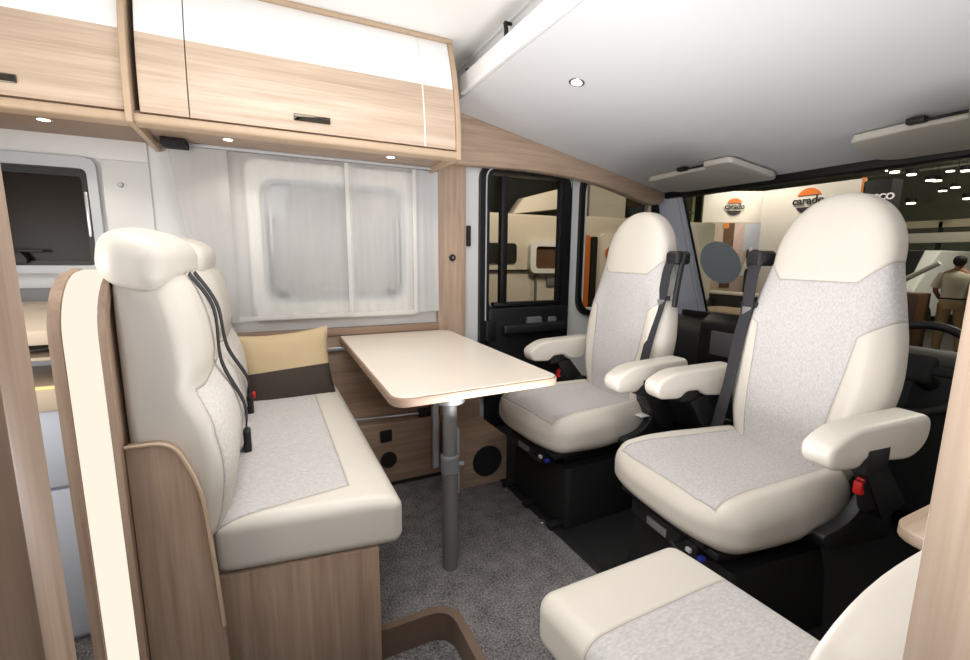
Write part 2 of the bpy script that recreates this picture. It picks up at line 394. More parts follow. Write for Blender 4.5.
def text_mesh(body, size, mat, name, depth=.004, align='CENTER', bold=0.0, shear=0.0, loc=(0, 0, 0), ex=None, ey=None):
    """lettering turned into a mesh and laid on the plane spanned by ex, ey at loc; returns a bmesh"""
    cu = bpy.data.curves.new(name, 'FONT'); cu.body = body; cu.size = size; cu.extrude = depth / 2; cu.align_x = align; cu.align_y = 'CENTER'; cu.offset = bold; cu.shear = shear
    t = bpy.data.objects.new(name, cu); COL.objects.link(t)
    dg = bpy.context.evaluated_depsgraph_get(); me = bpy.data.meshes.new_from_object(t.evaluated_get(dg))
    bpy.data.objects.remove(t); bm = bmesh.new(); bm.from_mesh(me); bpy.data.meshes.remove(me)
    ex, ey = Vector(ex).normalized(), Vector(ey).normalized(); ez = ex.cross(ey); l = Vector(loc)
    for v in bm.verts: c = v.co.copy(); v.co = l + ex * c.x + ey * c.y + ez * c.z
    for f in bm.faces: f.material_index = 0
    return bm

# ================================================================ STRUCTURE
# floor with the entrance step well cut out (well: x .24-.54, y .75-1.29)
bm = B(); wx0, wx1, wy0, wy1 = .0, .50, .14, 1.26
box(bm, (-2.1, .06, -.02), (wx0, 2.7, 0)); box(bm, (wx0, wy1, -.02), (wx1, 2.7, 0)); box(bm, (wx1, .06, -.02), (1.06, 2.7, 0))
struct('floor', bm, 'carpet', smooth=False)
bm = B(); box(bm, (wx0 - .02, wy0, -.13), (wx0, wy1, -.001)); box(bm, (wx0, wy0, -.13), (wx1 - .012, wy1 - .012, -.09)); struct('floor_step', bm, 'carpet', smooth=False)
bm = B()   # brown sill framing the well, rounded corner
o_ = rpoly([(wx0, wy1 + .015), (wx0, wy0), (wx1 + .015, wy0), (wx1 + .015, wy1 + .015)], [0, 0, 0, .09], 8); i_ = rpoly([(wx0, wy1 - .012), (wx0, wy0), (wx1 - .012, wy0), (wx1 - .012, wy1 - .012)], [0, 0, 0, .075], 8)
frame_prism(bm, o_, i_, 'Z', -.2, .012); M['sill'] = plain('dark_sill', srgb(112, 92, 78), .5, var=.1, bscale=30); struct('trim_1', bm, 'sill')
bm = B(); box(bm, (1.06, .0, -.06), (3.3, 2.8, -.004)); box(bm, (1.06, .0, -.004), (1.1, 2.75, .006), .002)
struct('floor_cab', bm, 'blackm')
# window wall
W = 2.70
bm = B(); wall_with_hole(bm, -2.1, 0, 1.3, 2.31, [(-.02, .90, .80, 1.60), (-1.5, 1.12, -.70, 1.55)], W, W + .04)
struct('wall_left', bm, 'wall', smooth=False)
bm = B(); wall_with_hole(bm, 1.27, 0, 2.86, 2.31, [(1.30, .3, 1.97, 1.76), (2.16, .80, 2.79, 1.75)], W + .02, W + .08)
struct('wall_cab', bm, 'white', smooth=False)
bm = B(); box(bm, (-2.14, .1, 0), (-2.1, 2.74, 2.31)); struct('wall_rear', bm, 'wall', smooth=False)
bm = B(); box(bm, (.475, .06, 0), (3.2, .09, 2.31)); box(bm, (-2.1, .06, 0), (-.5, .10, 2.31)); struct('wall_right', bm, 'wall', smooth=False)
bm = B(); box(bm, (-2.1, .06, 2.265), (1.14, 2.74, 2.305)); struct('ceiling', bm, 'ceil', smooth=False)
bm = B(); box(bm, (1.10, .06, 2.125), (1.14, 2.70, 2.27)); box(bm, (1.085, .06, 2.25), (1.10, 2.7, 2.266)); struct('trim_2', bm, 'wall', smooth=False)

# ---- dinette window behind the curtains
wn = bpy.data.objects.new('window_1', None); COL.objects.link(wn); wn['kind'] = 'structure'; wn.location = (.38, W, .9); WORLD[wn.name] = Vector((.38, W, .9))
bm = B(); frame_prism(bm, rrect(-.06, .84, .84, 1.66, .07), rrect(.0, .92, .77, 1.57, .10), 'Y', W - .045, W + .01); obj('window_frame', bm, 'white', wn)
bm = B(); frame_prism(bm, rrect(-.0, .92, .77, 1.57, .1), rrect(.022, .942, .748, 1.548, .085), 'Y', W - .03, W + .01); obj('window_seal', bm, 'lgrey', wn)
M['blind'] = plain('silver_blind', srgb(186, 186, 188), .3, spec=.8, coat=.6)
bm = B(); prism(bm, rrect(.0, .92, .77, 1.57, .09), 'Y', W + .005, W + .012); obj('blind', bm, 'blind', wn)
bm = B(); box(bm, (.04, W - .032, 1.0), (.055, W - .02, 1.42), .003); box(bm, (.72, W - .032, 1.0), (.735, W - .02, 1.42), .003); obj('window_stay', bm, 'metal', wn)
bm = B()
for x in (.06, .66): box(bm, (x, W - .035, .945), (x + .05, W - .012, .985), .006)
obj('window_latch', bm, 'grey', wn)
# ---- kitchen window (dark)
wk = bpy.data.objects.new('window_2', None); COL.objects.link(wk); wk['kind'] = 'structure'; wk.location = (-1.1, W, 1.1); WORLD[wk.name] = Vector((-1.1, W, 1.1))
bm = B(); frame_prism(bm, rrect(-1.54, 1.085, -.655, 1.6, .05), rrect(-1.5, 1.12, -.69, 1.55, .03), 'Y', W - .03, W + .02); obj('window_frame', bm, 'lgrey', wk)
bm = B(); frame_prism(bm, rrect(-1.5, 1.12, -.69, 1.55, .03), rrect(-1.48, 1.14, -.715, 1.515, .02), 'Y', W - .012, W + .03); obj('window_seal', bm, 'seal', wk)
bm = B(); box(bm, (-1.5, W + .012, 1.12), (-.69, W + .02, 1.55)); obj('pane', bm, 'darkpane', wk)
bm = B(); box(bm, (-.712, W - .02, 1.25), (-.698, W - .008, 1.45), .003); obj('window_stay', bm, 'metal', wk)
bm = B(); prism(bm, rpoly([(-1.0, 1.13), (-.93, 1.13), (-.93, 1.15), (-.955, 1.19), (-.98, 1.19)], .008), 'Y', W - .04, W - .01, .003); box(bm, (-.98, W - .045, 1.178), (-.87, W - .03, 1.19), .003); obj('window_latch', bm, 'black', wk)
bm = B(); box(bm, (-.64, W - .012, .98), (-.46, W, 1.60), .004); box(bm, (-2.1, W - .012, 1.6), (-.46, W, 1.70), .004); struct('trim_3', bm, 'wall')
bm = B(); cyl(bm, (-.575, W - .022, 1.49), .011, .012, 'Y', 20, .002); tag(obj('press_stud', bm, 'metal'), 'small round chrome stud on the white wall beside the dark kitchen window', 'stud')

# ---- cab side door (black framed sliding window) and second side window
dr = bpy.data.objects.new('door_1', None); COL.objects.link(dr); dr['kind'] = 'structure'; dr.location = (1.68, W, 0); WORLD[dr.name] = Vector((1.68, W, 0))
bm = B(); frame_prism(bm, rrect(1.27, .2, 1.985, 1.765, .10, 8), rrect(1.335, .84, 1.915, 1.715, .05, 8), 'Y', W - .035, W + .05); obj('window_frame', bm, 'seal', dr)
bm = B(); frame_prism(bm, rrect(1.305, .60, 1.975, 1.745, .08, 8), rrect(1.312, .60, 1.975, 1.738, .075, 8), 'Y', W - .042, W - .034)
obj('frame_piping', bm, 'lgrey', dr)
bm = B(); box(bm, (1.425, W - .03, .86), (1.475, W + .02, 1.70), .006); box(bm, (1.885, W - .03, .84), (1.925, W + .01, 1.71), .006); box(bm, (1.375, W - .03, .845), (1.955, W + .02, .875), .005); obj('window_bar', bm, 'seal', dr)
bm = B(); box(bm, (1.37, W + .03, .85), (1.96, W + .036, 1.71)); obj('pane', bm, 'glass', dr)
bm = B(); prism(bm, rpoly([(1.33, .02), (1.98, .02), (1.98, .84), (1.33, .84)], .04), 'Y', W - .05, W + .05, .012, 3)
box(bm, (1.42, W - .11, .66), (1.94, W - .045, .73), .02, 4); box(bm, (1.40, W - .09, .18), (1.95, W - .04, .32), .02, 4); obj('door_panel', bm, 'black', dr)
bm = B(); prism(bm, rpoly([(1.30, .62), (1.375, .62), (1.375, .76), (1.30, .76)], .012), 'Y', W - .075, W - .03, .006); obj('door_bracket', bm, 'black', dr)
bm = B(); prism(bm, rrect(1.62, .70, 1.74, .77, .012), 'Y', W - .07, W - .04, .005); prism(bm, rrect(1.80, .715, 1.86, .765, .012), 'Y', W - .07, W - .04, .005); obj('door_handle', bm, 'grey', dr)
w3 = bpy.data.objects.new('window_3', None); COL.objects.link(w3); w3['kind'] = 'structure'; w3.location = (2.45, W, .8); WORLD[w3.name] = Vector((2.45, W, .8))
bm = B(); frame_prism(bm, rrect(2.085, .745, 2.86, 1.80, .14, 10), rrect(2.12, .785, 2.80, 1.765, .13, 10), 'Y', W - .012, W + .08); obj('window_frame', bm, 'seal', w3)
bm = B(); box(bm, (2.12, W + .045, .77), (2.81, W + .05, 1.78)); obj('pane', bm, 'glass', w3)
# windscreen, A pillar, header
ws = bpy.data.objects.new('window_4', None); COL.objects.link(ws); ws['kind'] = 'structure'; ws.location = (3.0, 1.4, .65); WORLD[ws.name] = Vector((3.0, 1.4, .65))
def slab(bm, quad, n, th, mi=0):
    n = Vector(n).normalized() * th; a = [bm.verts.new(Vector(p)) for p in quad]; b = [bm.verts.new(Vector(p) + n) for p in quad]
    k = len(quad); bm.faces.new(a[::-1]).material_index = mi; bm.faces.new(b).material_index = mi
    for i in range(k): bm.faces.new((a[i], a[(i + 1) % k], b[(i + 1) % k], b[i])).material_index = mi
    return bm
bm = B(); slab(bm, [(2.84, 0, 1.72), (2.84, 2.6, 1.72), (3.29, 2.6, .6), (3.29, 0, .6)], (1, 0, .4), .006); obj('pane', bm, 'shield', ws)
bm = B(); box(bm, (2.80, 0, 1.635), (2.90, 2.6, 1.70), .01); obj('header_seal', bm, 'seal', ws)
bm = B(); slab(bm, [(2.83, 2.475, 1.70), (2.83, 2.462, 1.70), (3.28, 2.452, .6), (3.28, 2.465, .6)], (1, 0, .4), .012); obj('pillar_seal', bm, 'seal', ws)
bm = B(); slab(bm, [(2.79, 2.74, 1.74), (2.79, 2.475, 1.74), (3.24, 2.465, .55), (3.24, 2.74, .55)], (1, 0, .4), .05)
box(bm, (2.80, W, .0), (3.3, W + .08, .8)); struct('trim_4', bm, 'pillar', smooth=False)
bm = B(); slab(bm, [(2.80, 2.50, 1.74), (2.80, 2.488, 1.74), (3.245, 2.478, .55), (3.245, 2.49, .55)], (-1, 0, -.4), .012); struct('trim_5', bm, 'lgrey', smooth=False)

# ================================================================ DROP-DOWN BED over the cab
def bedz(x): return 2.03 - .2 * (x - 1.05)
bed = thing('drop_down_bed', 'large pale grey underside of the lift-up bed above the cab seats, white front edge', 'bed', (1.9, 1.4, 1.68))
bm = B(); prism(bm, [(1.03, bedz(1.03)), (2.86, bedz(2.86)), (2.86, bedz(2.86) + .05), (1.03, bedz(1.03) + .05)], 'Y', .10, 2.598); obj('underside', bm, 'bedunder', bed)
bm = B(); prism(bm, rpoly([(1.0, 2.034), (1.032, 2.034), (1.032, 2.13), (1.0, 2.13)], .012), 'Y', .10, 2.36); obj('front_edge', bm, 'gloss', bed)
bm = B(); box(bm, (1.03, .10, 2.08), (1.6, 2.36, 2.12), .01); obj('bed_base', bm, 'white', bed)
bm = B(); tube(bm, [(1.055, 1.96, 2.115), (1.055, 1.96, 2.20), (1.05, 1.96, 2.225)], .010, 10); tube(bm, [(1.05, 1.96, 2.225), (1.09, 1.98, 2.235)], .008, 8); obj('latch', bm, 'blackm', bed)
bm = B(); cyl(bm, (1.015, 2.30, 2.12), .012, .02, 'Z', 12); obj('edge_stop', bm, 'blackm', bed)
# ceiling spot in the bed underside
sp = thing('ceiling_spotlight', 'small round glowing spotlight set into the pale underside above the cab seats', 'light', (1.34, 1.80, bedz(1.34) - .012))
tilt = Matrix.Translation((1.34, 1.80, bedz(1.34))) @ Matrix.Rotation(math.atan(.2), 4, 'Y')
def disc_parts(par, mat_, r):
    b1 = bmesh.new(); cyl(b1, (0, 0, -.004), r, .005, 'Z', 32, .0015); t = bmesh.new(); merge(t, b1, 0, mat_); obj('trim_ring', t, 'metal', par)
    b1 = bmesh.new(); cyl(b1, (0, 0, -.0052), r * .68, .003, 'Z', 28); t = bmesh.new(); merge(t, b1, 0, mat_); obj('bulb', t, 'lamp', par)
disc_parts(sp, tilt, .037)
spot('cab_spot_light', (1.34, 1.80, bedz(1.34) - .03), (1.34, 1.8, 0), 3.0, 110)
# sun visors
def visor(x0, x1, y0, y1, label, n0, n1):
    v = thing('sun_visor', label, 'visor', ((x0 + x1) / 2, (y0 + y1) / 2, bedz(x1) - .05), group='sun visors')
    # outline in plan with chamfered ends and a notch on the rear (hinge) edge
    pl = rpoly([(x0, y1 - .01), (x1 - .05, y1), (x1, y1 - .07), (x1 + .02, y0 + .02), (x1 - .03, y0 - .0), (x0 - .06, y0 + .06), (x0 - .06, n0), (x0 - .02, n0 + .012), (x0 - .02, n1)], [.03, .03, .04, .03, .03, .04, .008, .008, .02], 5)
    t = bmesh.new(); prism(t, pl, 'Z', -.046, -.012, .011, 3)
    for q in t.verts: q.co.z += bedz(q.co.x)
    obj('visor_pad', t, 'visor', v)
    t = bmesh.new(); tube(t, [(x0 - .035, n0 - .01, bedz(x0) - .02), (x0 - .035, n1 + .01, bedz(x0) - .02)], .006, 8)
    box(t, (x0 - .055, n1 - .03, bedz(x0) - .028), (x0 - .01, n1 + .03, bedz(x0) - .004), .004); obj('hinge_bracket', t, 'black', v)
visor(2.44, 2.73, 1.70, 2.43, 'cream sun visor with chamfered ends above the grey disc, the farther of two', 1.93, 2.10)
visor(2.44, 2.73, .52, 1.22, 'cream sun visor above the headrest of the nearer captain seat, running out of the frame', .80, .96)

# wooden side panel that covers the side of the bed
bm = B()
poly = rpoly([(1.0, 2.05), (2.80, bedz(2.80) + .01), (2.80, 1.60), (2.70, 1.58), (2.1, 1.715), (1.60, 1.74), (1.0, 1.725)], [0, .0, .05, .10, .3, .2, 0], 6)
prism(bm, poly, 'Y', 2.60, 2.675, .012, 3)
tag(obj('side_valance', bm, 'oaklit_x'), 'long light oak panel tapering along the side of the lift-up bed above the cab windows', 'panel')
# vertical oak pillar
pil = thing('oak_pillar', 'vertical oak post between the curtained window and the black cab door', 'post', (1.10, 2.6, 0))
bm = B(); prism(bm, rpoly([(.975, W + .0), (.975, W - .04), (1.165, W - .04), (1.165, W)], .008), 'Z', 0, 1.74, .0); obj('post_panel', bm, 'oaklit_z', pil)
bm = B(); cyl(bm, (1.07, W - .056, 1.172), .021, .018, 'Y', 28, .004); obj('push_button', bm, 'black', pil)
bm = B(); cyl(bm, (1.07, W - .060, 1.172), .008, .006, 'Y', 16, .001); obj('button_cap', bm, 'grey', pil)
bm = B(); prism(bm, rrect(1.183, 1.245, 1.205, 1.375, .006), 'Y', W - .03, W + .02, .003); tag(obj('door_catch', bm, 'black'), 'small black vertical catch between the oak post and cab door', 'catch')

# ================================================================ OVERHEAD CABINETS (along the window wall)
CY = 2.20
def front_y(z):   # gently bowed doors
    return CY + .10 * ((z - 1.70) / .5) ** 2
def curved_front(bm, x0, x1, z0, z1, th=.018, mi=0, n=10, off=0.0):
    pts = [(front_y(z0 + (z1 - z0) * k / n) + off, z0 + (z1 - z0) * k / n) for k in range(n + 1)]
    return prism(bm, pts + [(p[0] + th, p[1]) for p in pts[::-1]], 'X', x0, x1, 0, 1, mi)
def cabinet(label, x0, x1, zt, doors, side_l, side_r, handles, group='overhead cabinets along the window wall'):
    c = thing('overhead_cabinet', label, 'cabinet', ((x0 + x1) / 2, 2.45, 1.62), group=group)
    b = bmesh.new(); box(b, (x0 + .02, CY + .14, 1.71), (x1 - .02, 2.695, zt)); box(b, (x0 + .0, CY + .02, 1.70), (x1 - .0, 2.695, 1.715)); obj('carcass', b, 'oakd_x', c)
    for q, (a, bb) in enumerate(doors):
        b = bmesh.new(); curved_front(b, a, bb, 1.708, ZB); curved_front(b, a, bb, ZB, min(zt, 2.245), mi=1); d = obj('door', b, ['oak_x', 'gloss'], c, label='two-tone door, oak below and gloss white above')
        if handles[q] is not None:
            hx = handles[q]; h = bmesh.new(); yy = front_y(1.76) - .004
            t = bmesh.new(); prism(t, rrect(hx - .075, 1.750, hx + .075, 1.777, .003), 'Y', yy - .003, yy + .01, .002); merge(h, t); obj('handle', h, 'chrome', d)
    b = bmesh.new(); prism(b, rpoly([(CY - .014, 1.664), (CY + .05, 1.660), (CY + .05, 1.70), (CY - .010, 1.70)], [.02, 0, 0, .012], 5), 'X', x0, x1); obj('bottom_rail', b, 'edge', c)
    return c
ZB = 2.003
M['chrome'] = plain('chrome_handle', srgb(84, 80, 72), .06, metal=1)
cb = cabinet('long overhead cabinet over the curtained window with oak and gloss white doors', -.405, .93, 2.255, [(-.385, -.228), (-.224, .742), (.750, .905)], 0, 0, [None, .23, None])
bm = B(); curved_front(bm, .7425, .7495, 1.708, 2.245, .01, 0, 10, .001); obj('door_gap', bm, 'white', cb, label='thin white gap line between the doors')
bm = B(); box(bm, (-.385, CY + .10, 2.246), (.93, CY + .16, 2.264), .002); obj('top_rail', bm, 'edge', cb)
bm = B(); pts = [(front_y(1.66 + .60 * k / 10) - .012, 1.66 + .60 * k / 10) for k in range(11)]
prism(bm, rpoly([(2.69, 1.665), (2.69, 2.262)] + pts[::-1] , [0, 0] + [0] * 11, 3), 'X', .908, .932, .003, 2); obj('side_panel', bm, 'edge', cb)
bm = B(); prism(bm, rpoly([(CY + .02, 1.69), (2.69, 1.69), (2.69, 1.705), (CY + .02, 1.705)], .004), 'X', -.40, .93); obj('underside', bm, 'oakd_x', cb)
bm = B(); prism(bm, rpoly([(2.69, 1.655), (2.69, 2.26)] + [(p[0] - .018, p[1]) for p in pts[::-1]], 0, 3), 'X', -.429, -.406, .004, 3)
tag(obj('cabinet_divider', bm, 'edge'), 'curved vertical oak divider standing between the two overhead cabinets', 'divider')
ca = cabinet('overhead cabinet above the dark kitchen window, left of the curved oak divider', -2.05, -.43, 2.255, [(-2.0, -.434)], 0, 0, [-.80])
bm = B(); box(bm, (-2.05, CY + .02, 1.69), (-.43, 2.69, 1.705), .004); obj('underside', bm, 'edged', ca)
# downlights under cabinets
for i, (x, lab) in enumerate(((-.735, 'small recessed downlight under the overhead cabinet beside the kitchen window'), (-.11, 'small recessed downlight above the left grey curtain'), (.63, 'small recessed downlight above the right sheer curtain'))):
    zz = 1.690
    y_ = 2.42
    d = thing('downlight', lab, 'light', (x, y_, zz - .006), group='downlights under the overhead cabinets')
    disc_parts(d, Matrix.Translation((x, y_, zz)), .028)
    spot('downlight_beam', (x, y_, zz - .02), (x, y_ + .12, 0), 2.2, 120)

# ================================================================ CURTAINS
def curtain(x0, x1, z0, z1, y, amp, folds, phase, spread=0.0, droop=0.0):
    b = bmesh.new(); nx, nz = 70, 24; V = []
    for i in range(nx + 1):
        row = []
        for k in range(nz + 1):
            s = i / nx; t = k / nz; x = x0 + (x1 - x0) * s + spread * (1 - t) * (s - .5)
            z = z0 + (z1 - z0) * t + droop * math.sin(s * folds * 2 * PI) * (1 - t)
            yy = y + amp * (.5 + .5 * (1 - t)) * (math.sin(s * folds * 2 * PI + phase) + .4 * math.sin(s * folds * 4.7 * PI + phase * 2 + t))
            row.append(b.verts.new((x, yy, z)))
        V.append(row)
    for i in range(nx):
        for k in range(nz): b.faces.new((V[i][k], V[i + 1][k], V[i + 1][k + 1], V[i][k + 1]))
    return b
def wedge(b, f):   # lean one side
    for v in b.verts: v.co.x += f(v.co.x, v.co.z)
    return b
ct = thing('curtain_track', 'slim grey track with a dark end cap carrying the curtains below the overhead cabinet', 'track', (.3, 2.60, 1.66))
bm = B(); box(bm, (-.33, 2.59, 1.677), (.96, 2.61, 1.69), .003); obj('rail', bm, 'lgrey', ct)
bm = B(); box(bm, (-.38, 2.50, 1.655), (-.28, 2.60, 1.69), .006); obj('end_cap', bm, 'blackm', ct)
bm = wedge(curtain(-.37, -.13, .83, 1.675, W - .095, .004, 2.0, .3), lambda x, z: (-.13 - x) * .45 * (1.7 - z)); tag(obj('curtain', bm, 'drape'), 'grey voile curtain hanging at the left of the window behind the bench headrests', 'curtain', 'curtains at the dinette window')
bm = curtain(-.16, .455, .835, 1.675, W - .068, .007, 4, 1.1, 0, .003); tag(obj('curtain', bm, 'sheer'), 'sheer white curtain covering the left and middle of the window', 'curtain', 'curtains at the dinette window')
bm = curtain(.425, .82, .84, 1.675, W - .088, .005, 3, 2.0, 0, .003); tag(obj('curtain', bm, 'sheer'), 'sheer white curtain covering the right part of the window', 'curtain', 'curtains at the dinette window')
bm = curtain(.80, .965, .845, 1.675, W - .075, .003, 1.5, .6); tag(obj('curtain', bm, 'drape2'), 'flat pale grey curtain edge hanging right beside the oak post', 'curtain', 'curtains at the dinette window')

# stitched hems of the two sheer curtains
M['hem'] = cloth('voile_hem', srgb(250, 249, 247), .85)
for o_, xs, y_ in ((bpy.data.objects['curtain.001'], (-.158, .447), W - .068), (bpy.data.objects['curtain.002'], (.433, .812), W - .088)):
    for x in xs:
        b = bmesh.new(); strap(b, [(x, y_ - .010, .842 + .0832 * k) for k in range(11)], (1, 0, 0), .020, .002); WORLD[o_.name] = o_.location.copy(); obj('hem', b, 'hem', o_)
    b = bmesh.new(); strap(b, [(xs[0] + (xs[1] - xs[0]) * k / 10, y_ - .011, .846) for k in range(11)], (0, 0, 1), .024, .002); obj('hem', b, 'hem', o_)
# ================================================================ LOWER WALL, BOXES, RAILS
bm = B(); box(bm, (-.30, W - .05, 0), (.975, W - .002, .735)); 
pw = thing('wall_ledge', 'oak wall lining with a ledge below the curtained window, behind bench and table', 'ledge', (.34, W - .03, 0))
obj('lining_panel', bm, 'oakd_x', pw)
bm = B(); box(bm, (-.30, W - .062, .725), (.975, W - .002, .765), .004); obj('ledge_edge', bm, 'edged', pw)
tr = thing('table_rail', 'short silver aluminium rail on the oak lining beside the pillow', 'rail', (.65, W - .06, .62))
bm = B(); box(bm, (.22, W - .075, .635), (.95, W - .05, .66), .004); obj('rail_profile', bm, 'metal', tr)
bx = thing('floor_box', 'low oak box against the window wall with black sockets', 'box', (.6, 2.4, 0))
bm = B(); box(bm, (.20, 2.16, 0), (.80, W - .055, .335), .004); obj('box_panel', bm, 'oakd_x', bx)
bm = B(); prism(bm, rrect(.475, .245, .535, .305, .006), 'Y', 2.15, 2.165, .003); obj('socket', bm, 'sock', bx, label='square black socket')
bm = B(); cyl(bm, (.515, 2.148, .145), .042, .014, 'Y', 28, .003); obj('socket', bm, 'sock', bx, label='round black outlet')
bm = B(); box(bm, (.20, 2.155, 0), (.80, 2.165, .018)); obj('plinth', bm, 'blackm', bx)
rl = thing('foot_rail', 'low silver bar with black end along the top of the oak floor box', 'rail', (.55, 2.24, .345))
bm = B(); tube(bm, [(.22, 2.2, .37), (.69, 2.2, .355)], .011, 12); obj('bar', bm, 'metal', rl)
bm = B(); box(bm, (.69, 2.18, .335), (.76, 2.22, .375), .004); obj('bar_end', bm, 'blackm', rl)
spk = thing('speaker_box', 'oak box with a round black loudspeaker grille beside the foot of the black seat', 'speaker', (.95, 2.1, 0))
bm = B(); box(bm, (.85, 1.965, 0), (1.10, 2.30, .245), .003); box(bm, (.85, 2.30, 0), (1.10, W - .05, .42), .003); obj('speaker_cabinet', bm, 'oakd_x', spk)
bm = B(); prism(bm, rpoly([(.80, 0), (.85, 0), (.85, .33), (.80, .33)], [0, 0, .02, .03]), 'Y', 1.955, 2.20, .004); obj('side_board', bm, 'oakd_z', spk)
bm = B(); cyl(bm, (.985, 1.957, .128), .083, .012, 'Y', 40, .003); obj('grille', bm, 'blackm', spk)
bm = B(); prism(bm, rpoly([(.80, .0), (.818, .0), (.818, .34), (.80, .36)], [0, 0, .01, .01]), 'Y', 1.94, 1.955, .002); prism(bm, [(1.96, .02), (1.975, .02), (1.975, .33), (1.96, .33)], 'X', .795, .802); 
tag(obj('white_bracket', bm, 'lgrey'), 'narrow white edge strip on the left side of the speaker box', 'bracket')
bm = B(); prism(bm, rpoly([(2.12, .06), (2.15, .06), (2.15, .44), (2.10, .53), (2.07, .53), (2.12, .43)], .012, 4), 'X', .745, .775, .004); tag(obj('support_bracket', bm, 'lgrey'), 'pale grey upright bracket behind the table leg', 'bracket')

# ================================================================ TABLE
tb = thing('dining_table', 'cream-topped dining table with oak edge on one silver leg', 'table', (.57, 1.55, 0))
out = rpoly([(.345, 1.358), (1.012, 1.382), (1.03, 2.60), (.98, 2.645), (.365, 2.645)], [.07, .06, .06, .06, .01], 8)
inn = rpoly([(.352, 1.365), (1.005, 1.389), (1.023, 2.60), (.975, 2.640), (.372, 2.640)], [.065, .055, .055, .055, .01], 8)
bm = B(); prism(bm, out, 'Z', .688, .718, .004, 2); top = obj('tabletop', bm, 'edged', tb, label='oak edge of the tabletop')
bm = B(); prism(bm, inn, 'Z', .7175, .721, .001, 1); obj('laminate_surface', bm, 'laminate', top, label='smooth cream table surface')
bm = B(); cyl(bm, (.575, 1.455, .40), .026, .288, 'Z', 32); cyl(bm, (.575, 1.455, .655), .055, .033, 'Z', 32, .004); obj('upper_leg', bm, 'greymetal', tb)
bm = B(); cyl(bm, (.575, 1.455, .0), .030, .40, 'Z', 32, .002); obj('lower_leg', bm, 'greymetal', tb)
bm = B(); cyl(bm, (.575, 1.455, .385), .035, .07, 'Z', 32, .004); tube(bm, [(.60, 1.44, .42), (.622, 1.43, .42)], .010, 10); obj('clamp_collar', bm, 'grey', tb)

# ================================================================ BENCH SOFA
bn = thing('bench_sofa', 'cream two-seat dinette bench with grey fabric seat, oak base and belts', 'sofa', (.0, 1.8, 0))
BY0, BY1 = 1.15, 2.34
bm = B(); prism(bm, [(-.27, BY0 + .05), (-.14, BY0 + .02), (.235, BY0 - .03), (.235, BY1), (-.27, BY1)], 'Z', 0, .39, .003); obj('base', bm, 'oakd_z', bn)
up_seat = upholstery('bench_seat_upholstery', 'YX', [[(1, .14, .612), (0, 1, .175), (0, -1, .5)]], mirror=True)
def dseat(x, y, z):
    u = (y) / .64; z2 = z
    if z > 0: z2 += z / .0725 * .012 * (1 - min(1, abs(u)) ** 4) * max(0, 1 - (x / .24) ** 4)
    if x > .15: z2 -= (x - .15) ** 2 * 1.6 * max(0, z / .0725)
    if y < 0: y += -.14 * x * min(1, -y / .3)
    return x, y, z2
bm = B(); rbox(bm, (.068, (BY0 + BY1) / 2 - .005, .462), (.47, BY1 - BY0 + .02, .145), .034, (14, 26, 3), 5, dseat); obj('seat_cushion', bm, up_seat, bn)
# backrests: two sections, profile in x by height
prof_front = smooth_table([(.50, -.12), (.58, -.10), (.68, -.09), (.78, -.105), (.85, -.135), (.875, -.145), (.92, -.138), (1.02, -.145), (1.10, -.165), (1.14, -.19)])
def backrest(y0, y1):
    cz, hz = .82, .32; cy, hy = (y0 + y1) / 2, (y1 - y0) / 2
    def df(x, y, z):
        Z = z + cz; t = (x + .1) / .2; e = 1 - .0 * abs(y / hy)
        fx = lerp_table(prof_front, Z); k = abs(y) / hy
        fx -= .03 * (max(0, k - .6) / .4) ** 2
        bx_ = -.285
        x2 = bx_ + (fx - bx_) * t
        yy = y * (1 - .05 * max(0, (Z - 1.0) / .14) ** 2)
        return x2, yy, z
    b = bmesh.new(); rbox(b, (0, cy, cz), (.2, y1 - y0, .64), .034, (3, 18, 30), 5, df); return b
up_back = upholstery('bench_back_upholstery', 'YZ', [[(1, 0.20, .452), (0, 1, .865), (1, 0, .300)]], mirror=True, fab=srgb(214, 208, 200))
for y0, y1 in ((BY0 - .01, 1.78), (1.79, BY1)):
    b = backrest(y0, y1); cy = (y0 + y1) / 2
    me = obj('backrest', b, up_back, bn)
    me.data.transform(Matrix.Translation(-(Vector((0, cy, 0)) - WORLD[bn.name] * 0 - Vector((0, WORLD[bn.name].y, 0))))); me.location = Vector((0, cy - WORLD[bn.name].y, 0))
    WORLD[me.name] = Vector((0, cy, 0))
def headrest(cy):
    hy = .285 if cy < 1.6 else .22
    def df(x, y, z):
        k = abs(y) / hy; s = 1 - .10 * k ** 3
        return x * s - .1 * z, y, z * s - .014 * k * k
    b = bmesh.new(); m = Matrix.Translation((-.238, cy, 1.168)) @ Matrix.Rotation(math.radians(14), 4, 'Y')
    rbox(b, (0, 0, 0), (.13, 2 * hy, .122), .05, (5, 16, 3), 6, df, 0, m); return b
for cy in (1.39, 2.02): obj('headrest', headrest(cy), 'leath', bn)
# armless oak cheek at the near end
cheek = rpoly([(-.283, 0), (-.283, .775), (-.20, .775), (-.155, .66), (-.140, .42), (-.125, 0)], [0, .0, .07, .12, .2, 0], 8)
bm = B(); prism(bm, cheek, 'Y', 1.115, 1.14, .003); obj('end_cheek', bm, 'oakd_z', bn, label='curved oak end cheek')
bm = B()
inner = [(x + (.012 if x < -.2 else -.012) * 0, z) for x, z in cheek]
cx_ = [(x, z) for x, z in cheek[1:-1]]
tube(bm, [(x, 1.113, z) for x, z in cx_], .0045, 6); obj('cheek_edging', bm, 'edge', bn)
